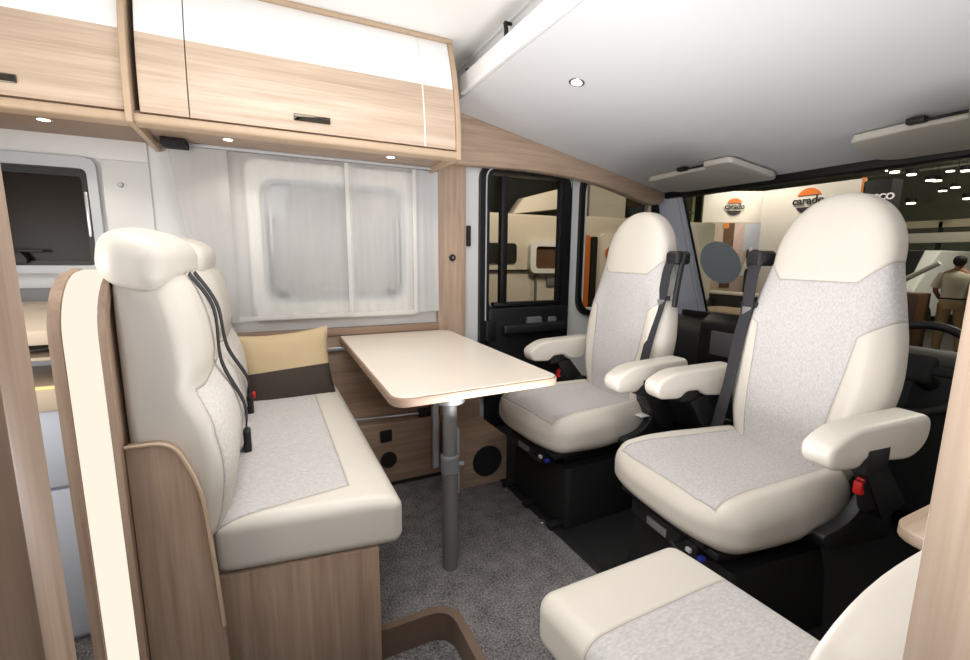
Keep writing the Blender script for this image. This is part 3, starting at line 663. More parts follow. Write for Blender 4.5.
# belts on the backrest
for k, (yt, yb, xo) in enumerate(((1.36, 1.58, 0), (1.46, 1.98, 0))):
    pts = spline([(-.172, yt, 1.125), (-.128, yt + .04, 1.03), (-.125, yt + (yb - yt) * .45, .87), (-.08, yt + (yb - yt) * .75, .72), (-.085, yb, .60), (-.10, yb + .01, .545)], 6)
    bt = thing('seat_belt', ('black lap-shoulder belt across the nearer half of the bench back' if k == 0 else 'black lap-shoulder belt across the farther half of the bench back, ending by the pillow'), 'seat belt', (-.05, yb, .53), group='seat belts on the bench')
    b = bmesh.new(); strap(b, pts, (.15, 1, .2), .021, .003); obj('webbing', b, 'webbing', bt)
    b = bmesh.new(); rbox(b, (-.082, yb, .575), (.022, .045, .085), .008, (1, 2, 3), 3); obj('buckle', b, 'black', bt)
    if k == 1:
        b = bmesh.new(); box(b, (-.073, yb - .0, .60), (-.063, yb + .035, .622), .003); obj('release_button', b, 'red', bt)
# ================================================================ LIGHT COLUMN (partition end behind the bench)
lc = thing('lit_partition', 'rounded oak partition with a glowing cream light strip at the end of the bench', 'partition', (-.34, 1.3, 0))
def colprof(y0, inset=0.0):
    r = .13; P = [(y0 + inset, 0)]
    for k in range(11):
        a = PI * .5 * k / 10; P.append((y0 + r - (r - inset) * math.cos(a), 1.135 - r + (r - inset) * math.sin(a)))
    return P
pr = colprof(1.10)
bm = B(); prism(bm, pr + [(1.95, 1.135), (1.95, 0)], 'X', -.364, -.288, 0); obj('partition_board', bm, 'oakd_z', lc)
for (a, b_) in ((-.370, -.352), (-.296, -.284)):
    bm = B(); p2 = colprof(1.094); prism(bm, p2 + [(1.26, 1.141), (1.26, 1.12)] + [(y + .02, z - .012) for y, z in pr[::-1][:-1]] + [(1.12, 0)], 'X', a, b_, 0); obj('edge_trim', bm, 'oakd_z', lc)
bm = B(); p3 = colprof(1.097); prism(bm, p3 + [(1.25, 1.138), (1.25, 1.125)] + [(y + .012, z - .008) for y, z in pr[::-1][:-1]] + [(1.112, 0)], 'X', -.350, -.296, 0); obj('light_strip', bm, 'strip', lc, label='glowing warm white strip')

# ================================================================ PILLOW
pi = thing('throw_pillow', 'square pillow, tan above and dark brown below, leaning in the bench corner', 'pillow', (.08, 2.24, .53))
def pillow(half):
    b = bmesh.new(); n = 26; S_ = .195; V = {}
    for side in (1, -1):
        for i in range(n + 1):
            for j in range(n + 1):
                u = -1 + 2 * i / n; v = -1 + 2 * j / n
                e = (1 - abs(u) ** 2.6) * (1 - abs(v) ** 2.6); th = .065 * max(0, e) ** .5
                if (i in (0, n) or j in (0, n)): key = (i, j, 0); th = 0
                else: key = (i, j, side)
                pin = 1 - .09 * (1 - abs(u) ** 2) * (abs(v) ** 3); pin2 = 1 - .09 * (1 - abs(v) ** 2) * (abs(u) ** 3)
                if key not in V: V[key] = ((u * S_ * pin2, side * th + .004 * noise.noise(Vector((u * 3, v * 3, side))), v * S_ * .92 * pin), v)
    vs = {}
    def gv(k):
        if k not in vs: vs[k] = b.verts.new(V[k][0])
        return vs[k]
    for side in (1, -1):
        for i in range(n):
            for j in range(n):
                if (j + .5) / n * 2 - 1 > .02: h = 1
                else: h = 0
                if h != half: continue
                ks = [(a, c, 0) if (a in (0, n) or c in (0, n)) else (a, c, side) for a, c in ((i, j), (i + 1, j), (i + 1, j + 1), (i, j + 1))]
                try: b.faces.new([gv(k) for k in ks])
                except ValueError: pass
    m = Matrix.Translation((.075, 2.20, .658)) @ Matrix.Rotation(math.radians(-14), 4, 'X') @ Matrix.Rotation(math.radians(-4), 4, 'Y')
    for v in b.verts: v.co = m @ v.co
    return b
obj('tan_half', pillow(1), 'tan', pi, sharp=60); obj('brown_half', pillow(0), 'dbrown', pi, sharp=60)

# ================================================================ CAPTAIN SEATS
up_cs = upholstery('captain_seat_upholstery', 'YX', [[(1, -.07, .17), (0, 1, .535), (0, -1, .2)]], leather=srgb(211, 204, 193))
up_cb = upholstery('captain_back_upholstery', 'YZ', [[(1, -.09, .132 - .09 * .5), (0, 1, 1.02)], [(.8, -1, .8 * .165 - .93), (0, 1, 1.105)], [(-1.0, 1, 1.105 - .13), (.8, -1, .8 * .165 - .93), (-1, 0, -.13)]], leather=srgb(211, 204, 193))
def captain(label, loc, rotz, belt_side, lean=.155):
    c = thing('captain_seat', label, 'seat', loc, rotz, 'captain seats in the cab', world=False)
    # seat cushion: bolsters, waterfall front
    def dc(x, y, z):
        u = abs(y) / .265; z2 = z
        q = z / .0775
        if z > 0:
            z2 += q * (.022 * max(0, min(1, (u - .55) / .3)) * (1 - max(0, (u - .88)) * 4) + .006)
            z2 -= q * .40 * max(0, x - .14) ** 1.6
        else: z2 -= q * .16 * max(0, x - .05) ** 1.5
        w_ = 1 - .10 * max(0, -x / .3) + .02 * (x / .3)
        xx = x - .055 * u ** 3 * (x > 0)
        return xx, y * w_, z2
    b = bmesh.new(); rbox(b, (.275, 0, .418), (.61, .54, .155), .06, (18, 18, 3), 5, dc); obj('seat_cushion', b, up_cs, c)
    # backrest with integral headrest
    hw = smooth_table([(.44, .185), (.52, .215), (.64, .245), (.78, .266), (.92, .256), (1.04, .228), (1.14, .202), (1.22, .188)])
    ht = smooth_table([(.44, .07), (.6, .085), (.8, .085), (1.0, .075), (1.15, .07), (1.3, .062)])
    zs = [.445 + .02 * k for k in range(37)]; zt = zs[-1]
    rings = []
    def ring(z, a, t):
        cx = -.035 - (z - .46) * lean; n = 56; R_ = []
        for k in range(n):
            th = 2 * PI * k / n; cs, sn = math.cos(th), math.sin(th)
            y = a * math.copysign(abs(sn) ** .55, sn); x = t * math.copysign(abs(cs) ** .6, cs)
            if x > 0:   # side bolsters and a hollow centre, lumbar swell
                q = abs(y) / max(a, 1e-4); bol = max(0, min(1, (1.06 - z) / .1)) * max(0, min(1, (z - .48) / .1))
                x += bol * (.022 * math.exp(-((q - .78) / .16) ** 2) - .008) + .012 * math.exp(-((z - .66) / .12) ** 2) * (q < .6)
            R_.append(Vector((cx + x, y, z)))
        return R_
    for f in (.55, .8, .93): rings.append(ring(.445 - .03 * (1 - f), .185 * (.75 + .25 * f), .07 * f))
    for z in zs: rings.append(ring(z, lerp_table(hw, z), lerp_table(ht, z)))
    a0 = lerp_table(hw, zt); H = .238
    for k in range(1, 15):
        f = math.sin(PI / 2 * k / 14.5); s = math.sqrt(max(0, 1 - f ** 2.25)); rings.append(ring(zt + H * f, a0 * s, lerp_table(ht, zt) * (s ** .55)))
    b = bmesh.new(); loft(b, rings); obj('backrest', b, up_cb, c, sharp=75)
    # side bolster piping
    # armrests
    for s in (1, -1):
        pa = rpoly([(-.09, .66), (-.09, .745), (.25, .735), (.335, .69), (.32, .63), (.21, .622), (.18, .65), (.11, .65), (.08, .625), (-.02, .615)], [.05, .05, .08, .05, .04, .04, .02, .02, .03, .05], 6)
        b = bmesh.new(); prism(b, pa, 'Y', s * .275, s * .36, .022, 5, ang=40); arm = obj('armrest', b, 'leath', c, sharp=50)
        b = bmesh.new(); box(b, (.09, s * .30, .60), (.185, s * .3615, .672), .004); prism(b, rpoly([(-.08, .46), (.02, .42), (.14, .6), (.06, .62)], .01), 'Y', s * .295, s * .335, .004); obj('armrest_bracket', b, 'black', arm)
    # seat side trims and buckle
    for s in (1, -1):
        b = bmesh.new(); prism(b, rpoly([(-.10, .32), (.20, .34), (.22, .39), (.10, .41), (.0, .52), (-.09, .50)], [.03, .03, .02, .05, .03, .03], 5), 'Y', s * .265, s * .30, .008, 3); obj('side_trim', b, 'black', c)
    s = -belt_side
    b = bmesh.new(); rbox(b, (.085, s * .315, .505), (.05, .028, .10), .010, (2, 1, 3), 3, lambda x, y, z: (x + z * .35, y, z)); bk = obj('buckle', b, 'black', c)
    b = bmesh.new(); box(b, (.085, s * .315 - .010, .548), (.118, s * .315 + .010, .562), .003); box(b, (.108, s * .315 - .011, .515), (.128, s * .315 + .011, .553), .003); obj('release_button', b, 'red', bk)
    # belt on the other side: shoulder guide on the edge of the back, webbing down over the bolster
    s = belt_side; y0 = s * .232
    b = bmesh.new(); rbox(b, (-.105, s * .245, 1.18), (.09, .072, .06), .016, (2, 2, 2), 3); tube(b, spline([(-.105, s * .275, 1.20), (-.09, s * .275, 1.12), (-.08, s * .272, 1.04), (-.08, s * .265, .96)], 5), .012, 8)
    gd = obj('belt_guide', b, 'black', c)
    b = bmesh.new(); pts = spline([(-.085, s * .235, 1.19), (-.055, s * .232, 1.12), (-.035, s * .228, .98), (.0, s * .222, .86), (.035, s * .215, .70), (.055, s * .222, .58), (.05, s * .245, .48), (.04, s * .28, .42)], 8)
    strap(b, pts, (.15, 1, .0), .055, .003); obj('belt_webbing', b, 'webbing', c)
    b = bmesh.new(); rbox(b, (-.048, s * .228, 1.0), (.016, .072, .02), .006, (1, 3, 1), 3); tn = obj('belt_stop', b, 'black', c)
    b = bmesh.new(); rbox(b, (-.034, s * .226, .972), (.006, .038, .04), .003, (1, 2, 2), 2); obj('tongue', b, 'metal', c)
    b = bmesh.new(); box(b, (.05, s * .235, .47), (.10, s * .285, .474), .001); obj('care_tag', b, 'tag', c)
    # swivel frame and plinth
    b = bmesh.new(); box(b, (.0, -.22, .325), (.52, .22, .352), .008); box(b, (.03, -.19, .29), (.44, .19, .33), .006); box(b, (.44, -.15, .275), (.525, .15, .33), .006); cyl(b, (.24, 0, .26), .17, .05, 'Z', 40, .006)
    for yy in (-.17, .17): box(b, (.02, yy - .015, .345), (.54, yy + .015, .375), .004)
    obj('swivel_frame', b, 'black', c)
    b = bmesh.new(); box(b, (.525, -.06, .285), (.531, .03, .312), .001); obj('rating_plate', b, 'grey', c)
    for nm, mt, y_ in (('white_connector', 'tag', .115), ('blue_connector', 'bluec', .16)): b = bmesh.new(); box(b, (.515, y_, .30), (.535, y_ + .018, .312), .002); obj('connector', b, mt, c, label=nm.replace('_', ' ') + ' under the seat front')
    b = bmesh.new(); tube(b, [(.50, .10, .335), (.575, .10, .325), (.585, .15, .325), (.575, .20, .325)], .007, 8); obj('release_bar', b, 'black', c)
    b = bmesh.new(); rings = []
    for z, gx, gy in ((0, .215, .235), (.02, .215, .235), (.20, .205, .225), (.262, .195, .21)):
        rings.append([Vector((.25 + px * gx, py * gy, z)) for px, py in rpoly([(-1, -1), (1, -1), (1, 1), (-1, 1)], .12, 4)])
    loft(b, rings); obj('plinth', b, 'blackm', c)
    b = bmesh.new()
    b.free()
    for yy in (-.2, .0, .2): b = bmesh.new(); box(b, (.46, yy - .02, 0), (.53, yy + .02, .025), .005); fc = obj('floor_clamp', b, 'black', c)
    for yy in (-.16, .16): b = bmesh.new(); cyl(b, (.535, yy, 0), .014, .018, 'Z', 8, .002); obj('floor_bolt', b, 'metal', c)
    return c
captain('cream and grey swivel seat nearer the window wall, behind the table end', (1.575, 1.70, 0), math.radians(180 + 1), 1, .115)
captain('largest cream and grey swivel seat, in the foreground before the windscreen', (1.64, .90, 0), math.radians(180 - 6), -1)

# ================================================================ SIDE SEAT (foreground)
ss = thing('side_sofa', 'cream side seat with grey fabric top, low in the foreground by the right post', 'sofa', (.7, .4, 0))
up_s = upholstery('side_seat_upholstery', 'XY', [[(1, 0, .5), (0, 1, .17)]], mirror=True, off=(-.015, 0), fab=srgb(196, 192, 190))
def dss(x, y, z):
    return x - .012 * (y / .22) , y, z + (.010 * (1 - (x / .23) ** 4) * (1 - (y / .23) ** 4) if z > 0 else 0)
bm = B(); rbox(bm, (.707, .50, .395), (.42, .47, .13), .04, (14, 14, 3), 5, dss); obj('seat_cushion', bm, up_s, ss)
def dsb(x, y, z):
    return x, y + .02 * (z / .2) ** 2 - .03 * (z + .2), z - .05 * (abs(x) / .23) ** 3 * (z > 0)
bm = B(); rbox(bm, (.80, .195, .60), (.56, .11, .38), .05, (14, 3, 10), 5, dsb); obj('backrest', bm, up_s if False else 'leath', ss)
bm = B(); box(bm, (.53, .16, 0), (.90, .68, .33), .004); obj('base', bm, 'oakd_x', ss)
bm = B(); prism(bm, rpoly([(1.17, .10), (1.75, .10), (1.75, .42), (1.20, .42)], [.02, .02, .06, .06]), 'Z', .575, .605, .006, 3); box(bm, (1.3, .10, .0), (1.7, .30, .58)); tag(obj('wall_shelf', bm, 'oak_x'), 'small rounded light oak shelf peeking out between seat back and right post', 'shelf')

# ================================================================ POSTS AT THE ENTRANCE, KITCHEN
bm = B(); box(bm, (.400, .05, -.2), (.47, .121, 2.2), .002); tag(obj('entrance_post', bm, 'oak_z'), 'tall pale oak post filling the right edge of the frame', 'post')
lp = thing('wardrobe_end', 'brown oak upright with a pale door at the left edge of the frame', 'cabinet', (-.3, .5, 0))
bm = B(); box(bm, (-.226, .42, 0), (-.170, .47, 2.2), .002); obj('end_panel', bm, 'oakd_z', lp)
bm = B(); box(bm, (-.236, .415, 0), (-.227, .44, 2.2), .001); obj('edge_band', bm, 'edge', lp)
bm = B(); box(bm, (-.70, .43, 0), (-.236, .46, 2.2), .002); obj('door', bm, 'drawer', lp)
kt = thing('kitchen_unit', 'kitchen unit along the left wall with pale drawers, lit niche and open shelf', 'kitchen', (-1.1, 2.4, 0))
KY = 1.62
bm = B(); box(bm, (-2.05, KY + .02, 0), (-.40, W - .07, .735)); box(bm, (-2.05, KY + .35, .735), (-.40, W - .07, .93)); obj('carcass', bm, 'drawer', kt)
for z0, z1 in ((.505, .735), (.02, .495)):
    bm = B(); box(bm, (-1.2, KY, z0), (-.41, KY + .02, z1), .004); obj('drawer', bm, 'drawer', kt)
bm = B(); box(bm, (-2.05, KY - .01, .736), (-.40, KY + .35, .80), .003); box(bm, (-2.05, KY + .02, .875), (-.40, KY + .34, .885), .002); obj('shelf', bm, 'worktop', kt)
bm = B(); box(bm, (-1.6, KY - .012, .800), (-.42, KY + .0, .806)); obj('niche_light', bm, 'niche', kt)
bm = B(); box(bm, (-2.05, KY - .02, .925), (-.40, W - .07, .965), .004); obj('worktop', bm, 'worktop', kt)
bm = B(); box(bm, (-2.05, W - .07, .93), (-.40, W - .02, 1.02), .003); obj('upstand', bm, 'grey', kt)
bm = B(); tube(bm, spline([(-.70, 2.35, .966), (-.70, 2.35, 1.02), (-.70, 2.28, 1.035), (-.70, 2.2, 1.02)], 5), .012, 10); cyl(bm, (-.70, 2.35, .966), .022, .02, 'Z', 20, .003); tag(obj('tap', bm, 'black'), 'dark tap on the kitchen worktop behind the lit partition', 'tap')
bm = B(); cyl(bm, (-.66, 1.80, .886), .09, .012, 'Z', 28, .004, r2=.11); tag(obj('plate', bm, 'grey'), 'dark dish on the open shelf under the kitchen worktop', 'plate')

# ================================================================ CAB: dashboard, steering wheel, disc on windscreen
ds = thing('dashboard', 'wide black dashboard in front of the windscreen behind both captain seats', 'dashboard', (2.9, 1.4, 0))
bm = B(); prism(bm, rpoly([(2.42, .10), (2.62, .10), (3.3, .0), (3.3, .70), (2.62, .79), (2.46, .74), (2.40, .62)], [.02, 0, 0, .02, .06, .05, .05], 5), 'Y', .11, 2.66, .01, 2); obj('dash_body', bm, 'dash', ds)
bm = B(); prism(bm, rpoly([(2.36, .5), (2.52, .45), (2.6, .80), (2.48, .865), (2.38, .8)], .04, 5), 'Y', 1.36, 1.86, .012, 3); obj('centre_console', bm, 'black', ds)
bm = B(); box(bm, (2.352, 1.46, .62), (2.375, 1.76, .76), .006)
for k in range(3): cyl(bm, (2.35, 1.50 + .1 * k, .55), .022, .02, 'X', 20, .003)
obj('console_controls', bm, 'grey', ds)
bm = B(); box(bm, (2.62, 1.66, .79), (2.66, 2.20, .83), .002); box(bm, (2.6, .11, .0), (2.62, 2.6, .1)); obj('dash_ridge', bm, 'black', ds)
sw = thing('steering_wheel', 'black steering wheel half hidden right of the foreground captain seat', 'steering wheel', (2.36, .80, .45))
m_ = Matrix.Translation((2.28, .80, .76)) @ Matrix.Rotation(math.radians(-62), 4, 'Y')
bm = B(); t = bmesh.new(); pts = [Vector((math.cos(a) * .185, math.sin(a) * .185, 0)) for a in [2 * PI * k / 48 for k in range(49)]]
tube(t, pts, .016, 12, 0, False); merge(bm, t, 0, m_); obj('rim', bm, 'black', sw)
bm = B(); t = bmesh.new(); rbox(t, (0, 0, -.01), (.12, .12, .05), .02, (2, 2, 2), 3); rbox(t, (0, .10, -.005), (.035, .15, .02), .008, (1, 3, 1), 2); rbox(t, (0, -.10, -.005), (.035, .15, .02), .008, (1, 3, 1), 2); rbox(t, (-.10, 0, -.005), (.15, .035, .02), .008, (3, 1, 1), 2); merge(bm, t, 0, m_); obj('hub', bm, 'blackm', sw)
bm = B(); tube(bm, [(2.32, .80, .74), (2.55, .80, .62)], .035, 16); obj('steering_column', bm, 'blackm', sw)
M['disc'] = plain('blue_grey_disc', srgb(164, 175, 180), .6)
bm = B(); t = bmesh.new(); cyl(t, (0, 0, 0), .166, .006, 'Z', 56, .001); n_ = Vector((-1, 0, -.4)).normalized(); q = n_.to_track_quat('Z', 'Y').to_matrix().to_4x4(); cxz = 3.06; merge(bm, t, 0, Matrix.Translation((3.058, 2.262, 1.155)) @ q)
tag(obj('grey_disc', bm, 'disc'), 'plain blue-grey round disc stuck on the windscreen between the two seats', 'disc')

# ================================================================ OUTSIDE: exhibition hall
HF = -.45
bm = B(); box(bm, (-15, -10, HF - .05), (40, 40, HF)); M['hallfloor'] = plain('hall_floor', srgb(70, 66, 62), .6, var=.1, bscale=2); struct('floor_hall', bm, 'hallfloor', smooth=False)
bm = B(); box(bm, (-15, -10, 8.0), (40, 40, 8.1)); M['hallroof'] = plain('hall_roof', srgb(108, 110, 94), .9, var=.3, bscale=1); struct('ceiling_hall', bm, 'hallroof', smooth=False)
bm = B(); box(bm, (26.5, -10, HF), (26.6, 40, 8)); struct('wall_hall_front', bm, 'hallroof', smooth=False)
bm = B(); box(bm, (-15, 24, HF), (40, 24.1, 8)); struct('wall_hall_side', bm, 'hallroof', smooth=False)
# carado booth: two wall panels
M['boothwhite'] = plain('booth_white', srgb(232, 224, 212), .6)
P0, P1, P2 = Vector((9.75, 7.80, 0)), Vector((11.0, 7.14, 0)), Vector((11.0, 5.08, 0))
bo = thing('booth_wall', 'white exhibition booth wall with printed photo and two orange and black logos', 'booth', (10.6, 6.6, HF))
def vwall(bm, a, b, z0, z1, th=.08):
    d = (b - a).normalized(); n = Vector((-d.y, d.x, 0)) ; n = n if n.x > 0 else -n
    q = [a, b, b + n * th, a + n * th]; return prism(bm, [(p.x, p.y) for p in q], 'Z', z0, z1)
bm = B(); vwall(bm, P0, P1, HF, 2.84); obj('left_panel', bm, 'boothwhite', bo)
bm = B(); vwall(bm, P1, P2, HF, 2.84); obj('right_panel', bm, 'boothwhite', bo)
def on_panel(a, b, s, z, off): d = (b - a).normalized(); n = Vector((-d.y, d.x, 0)); n = n if n.x < 0 else -n; return a + (b - a) * s + n * off + Vector((0, 0, z)), d
# the printed photo on the left panel: blocks of colour
M['p_sand'] = plain('print_sand', srgb(190, 172, 152), .5, var=.1, bscale=4); M['p_brown'] = plain('print_brown', srgb(96, 66, 44), .5, var=.2, bscale=5); M['p_sky'] = plain('print_sky', srgb(196, 198, 210), .5)
M['p_dark'] = plain('print_dark', srgb(44, 42, 40), .5, var=.3, bscale=6); M['p_skin'] = plain('print_skin', srgb(196, 138, 112), .5); M['p_pink'] = plain('print_pink', srgb(206, 180, 170), .5); M['p_orange'] = plain('print_orange', srgb(214, 130, 50), .5)
def patch(b, s0, s1, z0, z1, off, poly=None):
    d = (P1 - P0).normalized(); n = Vector((-d.y, d.x, 0)); n = n if n.x < 0 else -n
    pl = poly or [(s0, z0), (s1, z0), (s1, z1), (s0, z1)]
    slab(b, [P0 + (P1 - P0) * s + n * off + Vector((0, 0, z)) for s, z in pl], n, .004)
ph = bmesh.new(); patch(ph, .03, 1, HF, 2.10, .004); pho = obj('photo_print', ph, 'p_sand', bo)
for mat_, items in (('p_brown', [(0.03, .17, .9, 2.08), (.38, .56, .5, 2.08)]), ('p_pink', [(.56, .74, .4, 2.08)]), ('p_sky', [(.74, 1.0, 1.4, 2.08)]), ('p_dark', [(.80, 1.0, .2, 1.45)])):
    b = bmesh.new()
    for it in items: patch(b, *it, .010)
    obj('photo_area', b, mat_, pho)
b = bmesh.new(); patch(b, 0, 0, 0, 0, .016, rrect(.60, 1.05, .69, 1.35, .04)); obj('photo_face', b, 'p_skin', pho)
b = bmesh.new(); patch(b, 0, 0, 0, 0, .016, [(.72, .8), (.78, .8), (.9, 1.5), (.86, 1.5)]); patch(b, 0, 0, 0, 0, .016, [(.78, .95), (.98, 1.05), (.98, 1.1), (.78, 1.0)]); obj('photo_area', b, 'white', pho)
b = bmesh.new(); patch(b, 0, 0, 0, 0, .016, rrect(.36, 1.95, .46, 2.08, .03)); obj('photo_area', b, 'p_orange', pho)
M['logo_o'] = plain('logo_orange', srgb(232, 120, 40), .5); M['logo_k'] = plain('logo_black', srgb(40, 38, 40), .5)
def logo(a, b_, s, z, r):
    c_, d = on_panel(a, b_, s, z, .02); n = d.cross(Vector((0, 0, 1))); n = n if n.x < 0 else -n; ex = Vector((0, 0, 1)).cross(n)
    for nm, mt, sg in (('logo_arc', 'logo_o', 1), ('logo_arc', 'logo_k', -1)):
        t = bmesh.new(); pts = []
        a0 = math.asin(.46)
        for k in range(17):
            an = a0 + (PI - 2 * a0) * k / 16; pts.append(c_ + ex * (math.cos(an) * r) + Vector((0, 0, sg * math.sin(an) * r)))
        slab(t, pts, n, .01); obj(nm, t, mt, bo, smooth=False)
    t = text_mesh('carado', r * .86, 'logo_k', 'lettering', .012, 'CENTER', r * .018, 0, c_ + n * .02 + Vector((0, 0, .02 * r)), ex, (0, 0, 1)); obj('lettering', t, 'logo_k', bo, smooth=False)
logo(P0, P1, .52, 2.47, .20); logo(P1, P2, .51, 2.50, .28)
bm = B(); slab(bm, [Vector((10.99, 7.10, 1.30)), Vector((10.99, 5.1, 1.30)), Vector((10.99, 5.1, 1.315)), Vector((10.99, 7.10, 1.315))], (-1, 0, 0), .01); obj('panel_joint', bm, 'grey', bo)
spot('booth_fill_spot', (9.9, 6.9, 3.6), (10.7, 7.1, 1.6), 110, 110, (1, .95, .88)); spot('booth_fill_spot', (9.6, 5.8, 3.6), (11, 6.0, 1.7), 110, 110, (1, .95, .88))  # added spots that brighten the booth panels, no lamp bodies behind them
# dark column with light lettering
dc_ = thing('dark_column', 'dark booth column with pale outlined lettering behind the foreground headrest', 'column', (11.0, 4.75, HF))
bm = B(); box(bm, (10.9, 4.58, HF), (11.3, 5.03, 2.76)); obj('column_body', bm, 'dash', dc_)
M['letter'] = emis('lit_letter', srgb(250, 235, 230), 1.0)
t = text_mesh('TRUSCO', .165, 'letter', 'lettering', .02, 'CENTER', .004, 0, (10.88, 4.83, 2.42), (0, -1, 0), (0, 0, 1)); obj('lettering', t, 'letter', dc_, smooth=False)
bm = B(); box(bm, (10.88, 5.03, HF), (10.96, 5.07, 2.84)); obj('edge_strip', bm, 'p_orange', dc_)
# hall lamps
LP = [(9.50, 6.17, 2.74), (9.50, 5.92, 2.71), (9.00, 4.67, 2.65), (12.00, 5.03, 3.02), (14.00, 5.53, 3.22), (17.00, 6.28, 3.44), (19.00, 6.85, 3.67), (15.00, 5.85, 2.65), (20.00, 6.74, 3.53), (16.00, 5.25, 3.44), (16.00, 5.12, 2.75), (18.00, 7.69, 4.03), (22.00, 7.62, 4.35), (24.00, 8.44, 3.92)]
for k, (x, y, z) in enumerate(LP):
    h = thing('hall_lamp', 'small bright lamp hanging under the dark exhibition hall roof', 'light', (x, y, z), group='lamps under the hall roof')
    b = bmesh.new(); cyl(b, (x, y, z + .03), .10 + .004 * z, .12, 'Z', 16, .01); obj('lamp_housing', b, 'blackm', h)
    b = bmesh.new(); cyl(b, (x, y, z + .14), .008, 7.99 - z - .14, 'Z', 6); obj('hanging_rod', b, 'dash', h)
    b = bmesh.new(); cyl(b, (x, y, z), .035 + .006 * x * .6, .03, 'Z', 16); obj('lamp_lens', b, 'halllamp', h)
# roof trusses
M['truss'] = plain('truss_grey', srgb(96, 98, 86), .6)
for k, x in enumerate((13, 17, 21)):
    b = bmesh.new()
    for dz in (0, .45): tube(b, [(x, -2, 3.5 + dz + k * .45), (x, 16, 3.5 + dz + k * .45)], .05, 6)
    for j in range(24): tube(b, [(x, -2 + .75 * j, 3.5 + k * .45 + (.45 if j % 2 else 0)), (x, -2 + .75 * (j + 1), 3.5 + k * .45 + (0 if j % 2 else .45))], .03, 5)
    tag(obj('roof_truss', b, 'truss'), 'grey lattice truss crossing high under the hall roof seen through the windscreen', 'truss', 'roof trusses of the hall')
point('hall_fill_light', (11.5, 2.0, 4.6), 800, (1, .95, .8), .5)
point('hall_far_fill', (20, 6.5, 2.6), 260, (1, .95, .8), .5)  # unseen point light added to brighten the far hall wall
point('hall_side_fill', (3.4, 4.3, 3.0), 230, (1, .9, .76), .4)  # unseen point light added to brighten the view through the side windows
# distant stand: counter strip, white vehicle shapes, screens
st = thing('exhibition_counter', 'long pale counter with a yellowish lit band far behind the standing person', 'counter', (17, 6.5, HF))
bm = B(); box(bm, (17.0, 4.5, 1.72), (17.3, 8.2, 2.0), .02); obj('counter_top', bm, 'boothwhite', st)
bm = B(); box(bm, (17.1, 4.5, 2.15), (17.2, 7.2, 2.35)); obj('lit_band', bm, 'niche2' if 'niche2' in M else 'worktop', st)
bm = B()
for y in (4.7, 5.9, 7.1, 8.1): box(bm, (17.1, y, HF), (17.2, y + .08, 2.3))
box(bm, (17.05, 4.5, HF), (17.25, 8.2, .6)); obj('counter_frame', bm, 'dash', st)
wv = thing('white_vehicle', 'white vehicle front with slanting windscreen pillar parked behind the standing person', 'vehicle', (14, 5.2, HF))
bm = B(); prism(bm, rpoly([(12.9, HF + .35), (16.0, HF + .35), (16.0, 1.45), (13.9, 1.45), (13.1, .75), (12.9, .55)], .1), 'Y', 4.75, 6.6, .05, 3); obj('body', bm, 'white', wv)
bm = B(); slab(bm, [(13.08, 4.9, .80), (13.08, 6.45, .80), (13.82, 6.35, 1.42), (13.82, 5.0, 1.42)], (-.6, 0, .8), .03); obj('windscreen', bm, 'black', wv)
bm = B(); slab(bm, [(12.88, 4.85, .1), (12.88, 6.5, .1), (12.88, 6.5, .40), (12.88, 4.85, .40)], (-1, 0, 0), .03); obj('grille', bm, 'dash', wv)
for y in (4.8, 6.4):
    b = bmesh.new(); cyl(b, (13.5, y - .1 if y < 5 else y, HF + .34), .34, .22, 'Y', 28, .03); obj('wheel', b, 'blackm', wv)
ba = thing('gate_arm', 'white slanting barrier arm above the dark desk left of the standing person', 'arm', (11.6, 4.1, HF))
bm = B(); tube(bm, [(11.6, 4.62, .70), (11.6, 3.95, 1.17)], .05, 10); obj('arm', bm, 'white', ba)
bm = B(); box(bm, (11.5, 4.5, HF), (11.7, 4.7, .72), .02); obj('arm_post', bm, 'dash', ba)
bm = B(); box(bm, (10.4, 3.75, HF), (10.9, 4.6, .62), .02); tag(obj('desk', bm, M['p_brown']), 'low dark brown desk left of the standing person outside the windscreen', 'desk')
M['person_shirt'] = plain('white_shirt', srgb(205, 196, 178), .8); M['khaki'] = plain('khaki_trousers', srgb(176, 150, 112), .8); M['skin'] = plain('skin', srgb(150, 104, 78), .6); M['hair'] = plain('dark_hair', srgb(30, 25, 22), .7)

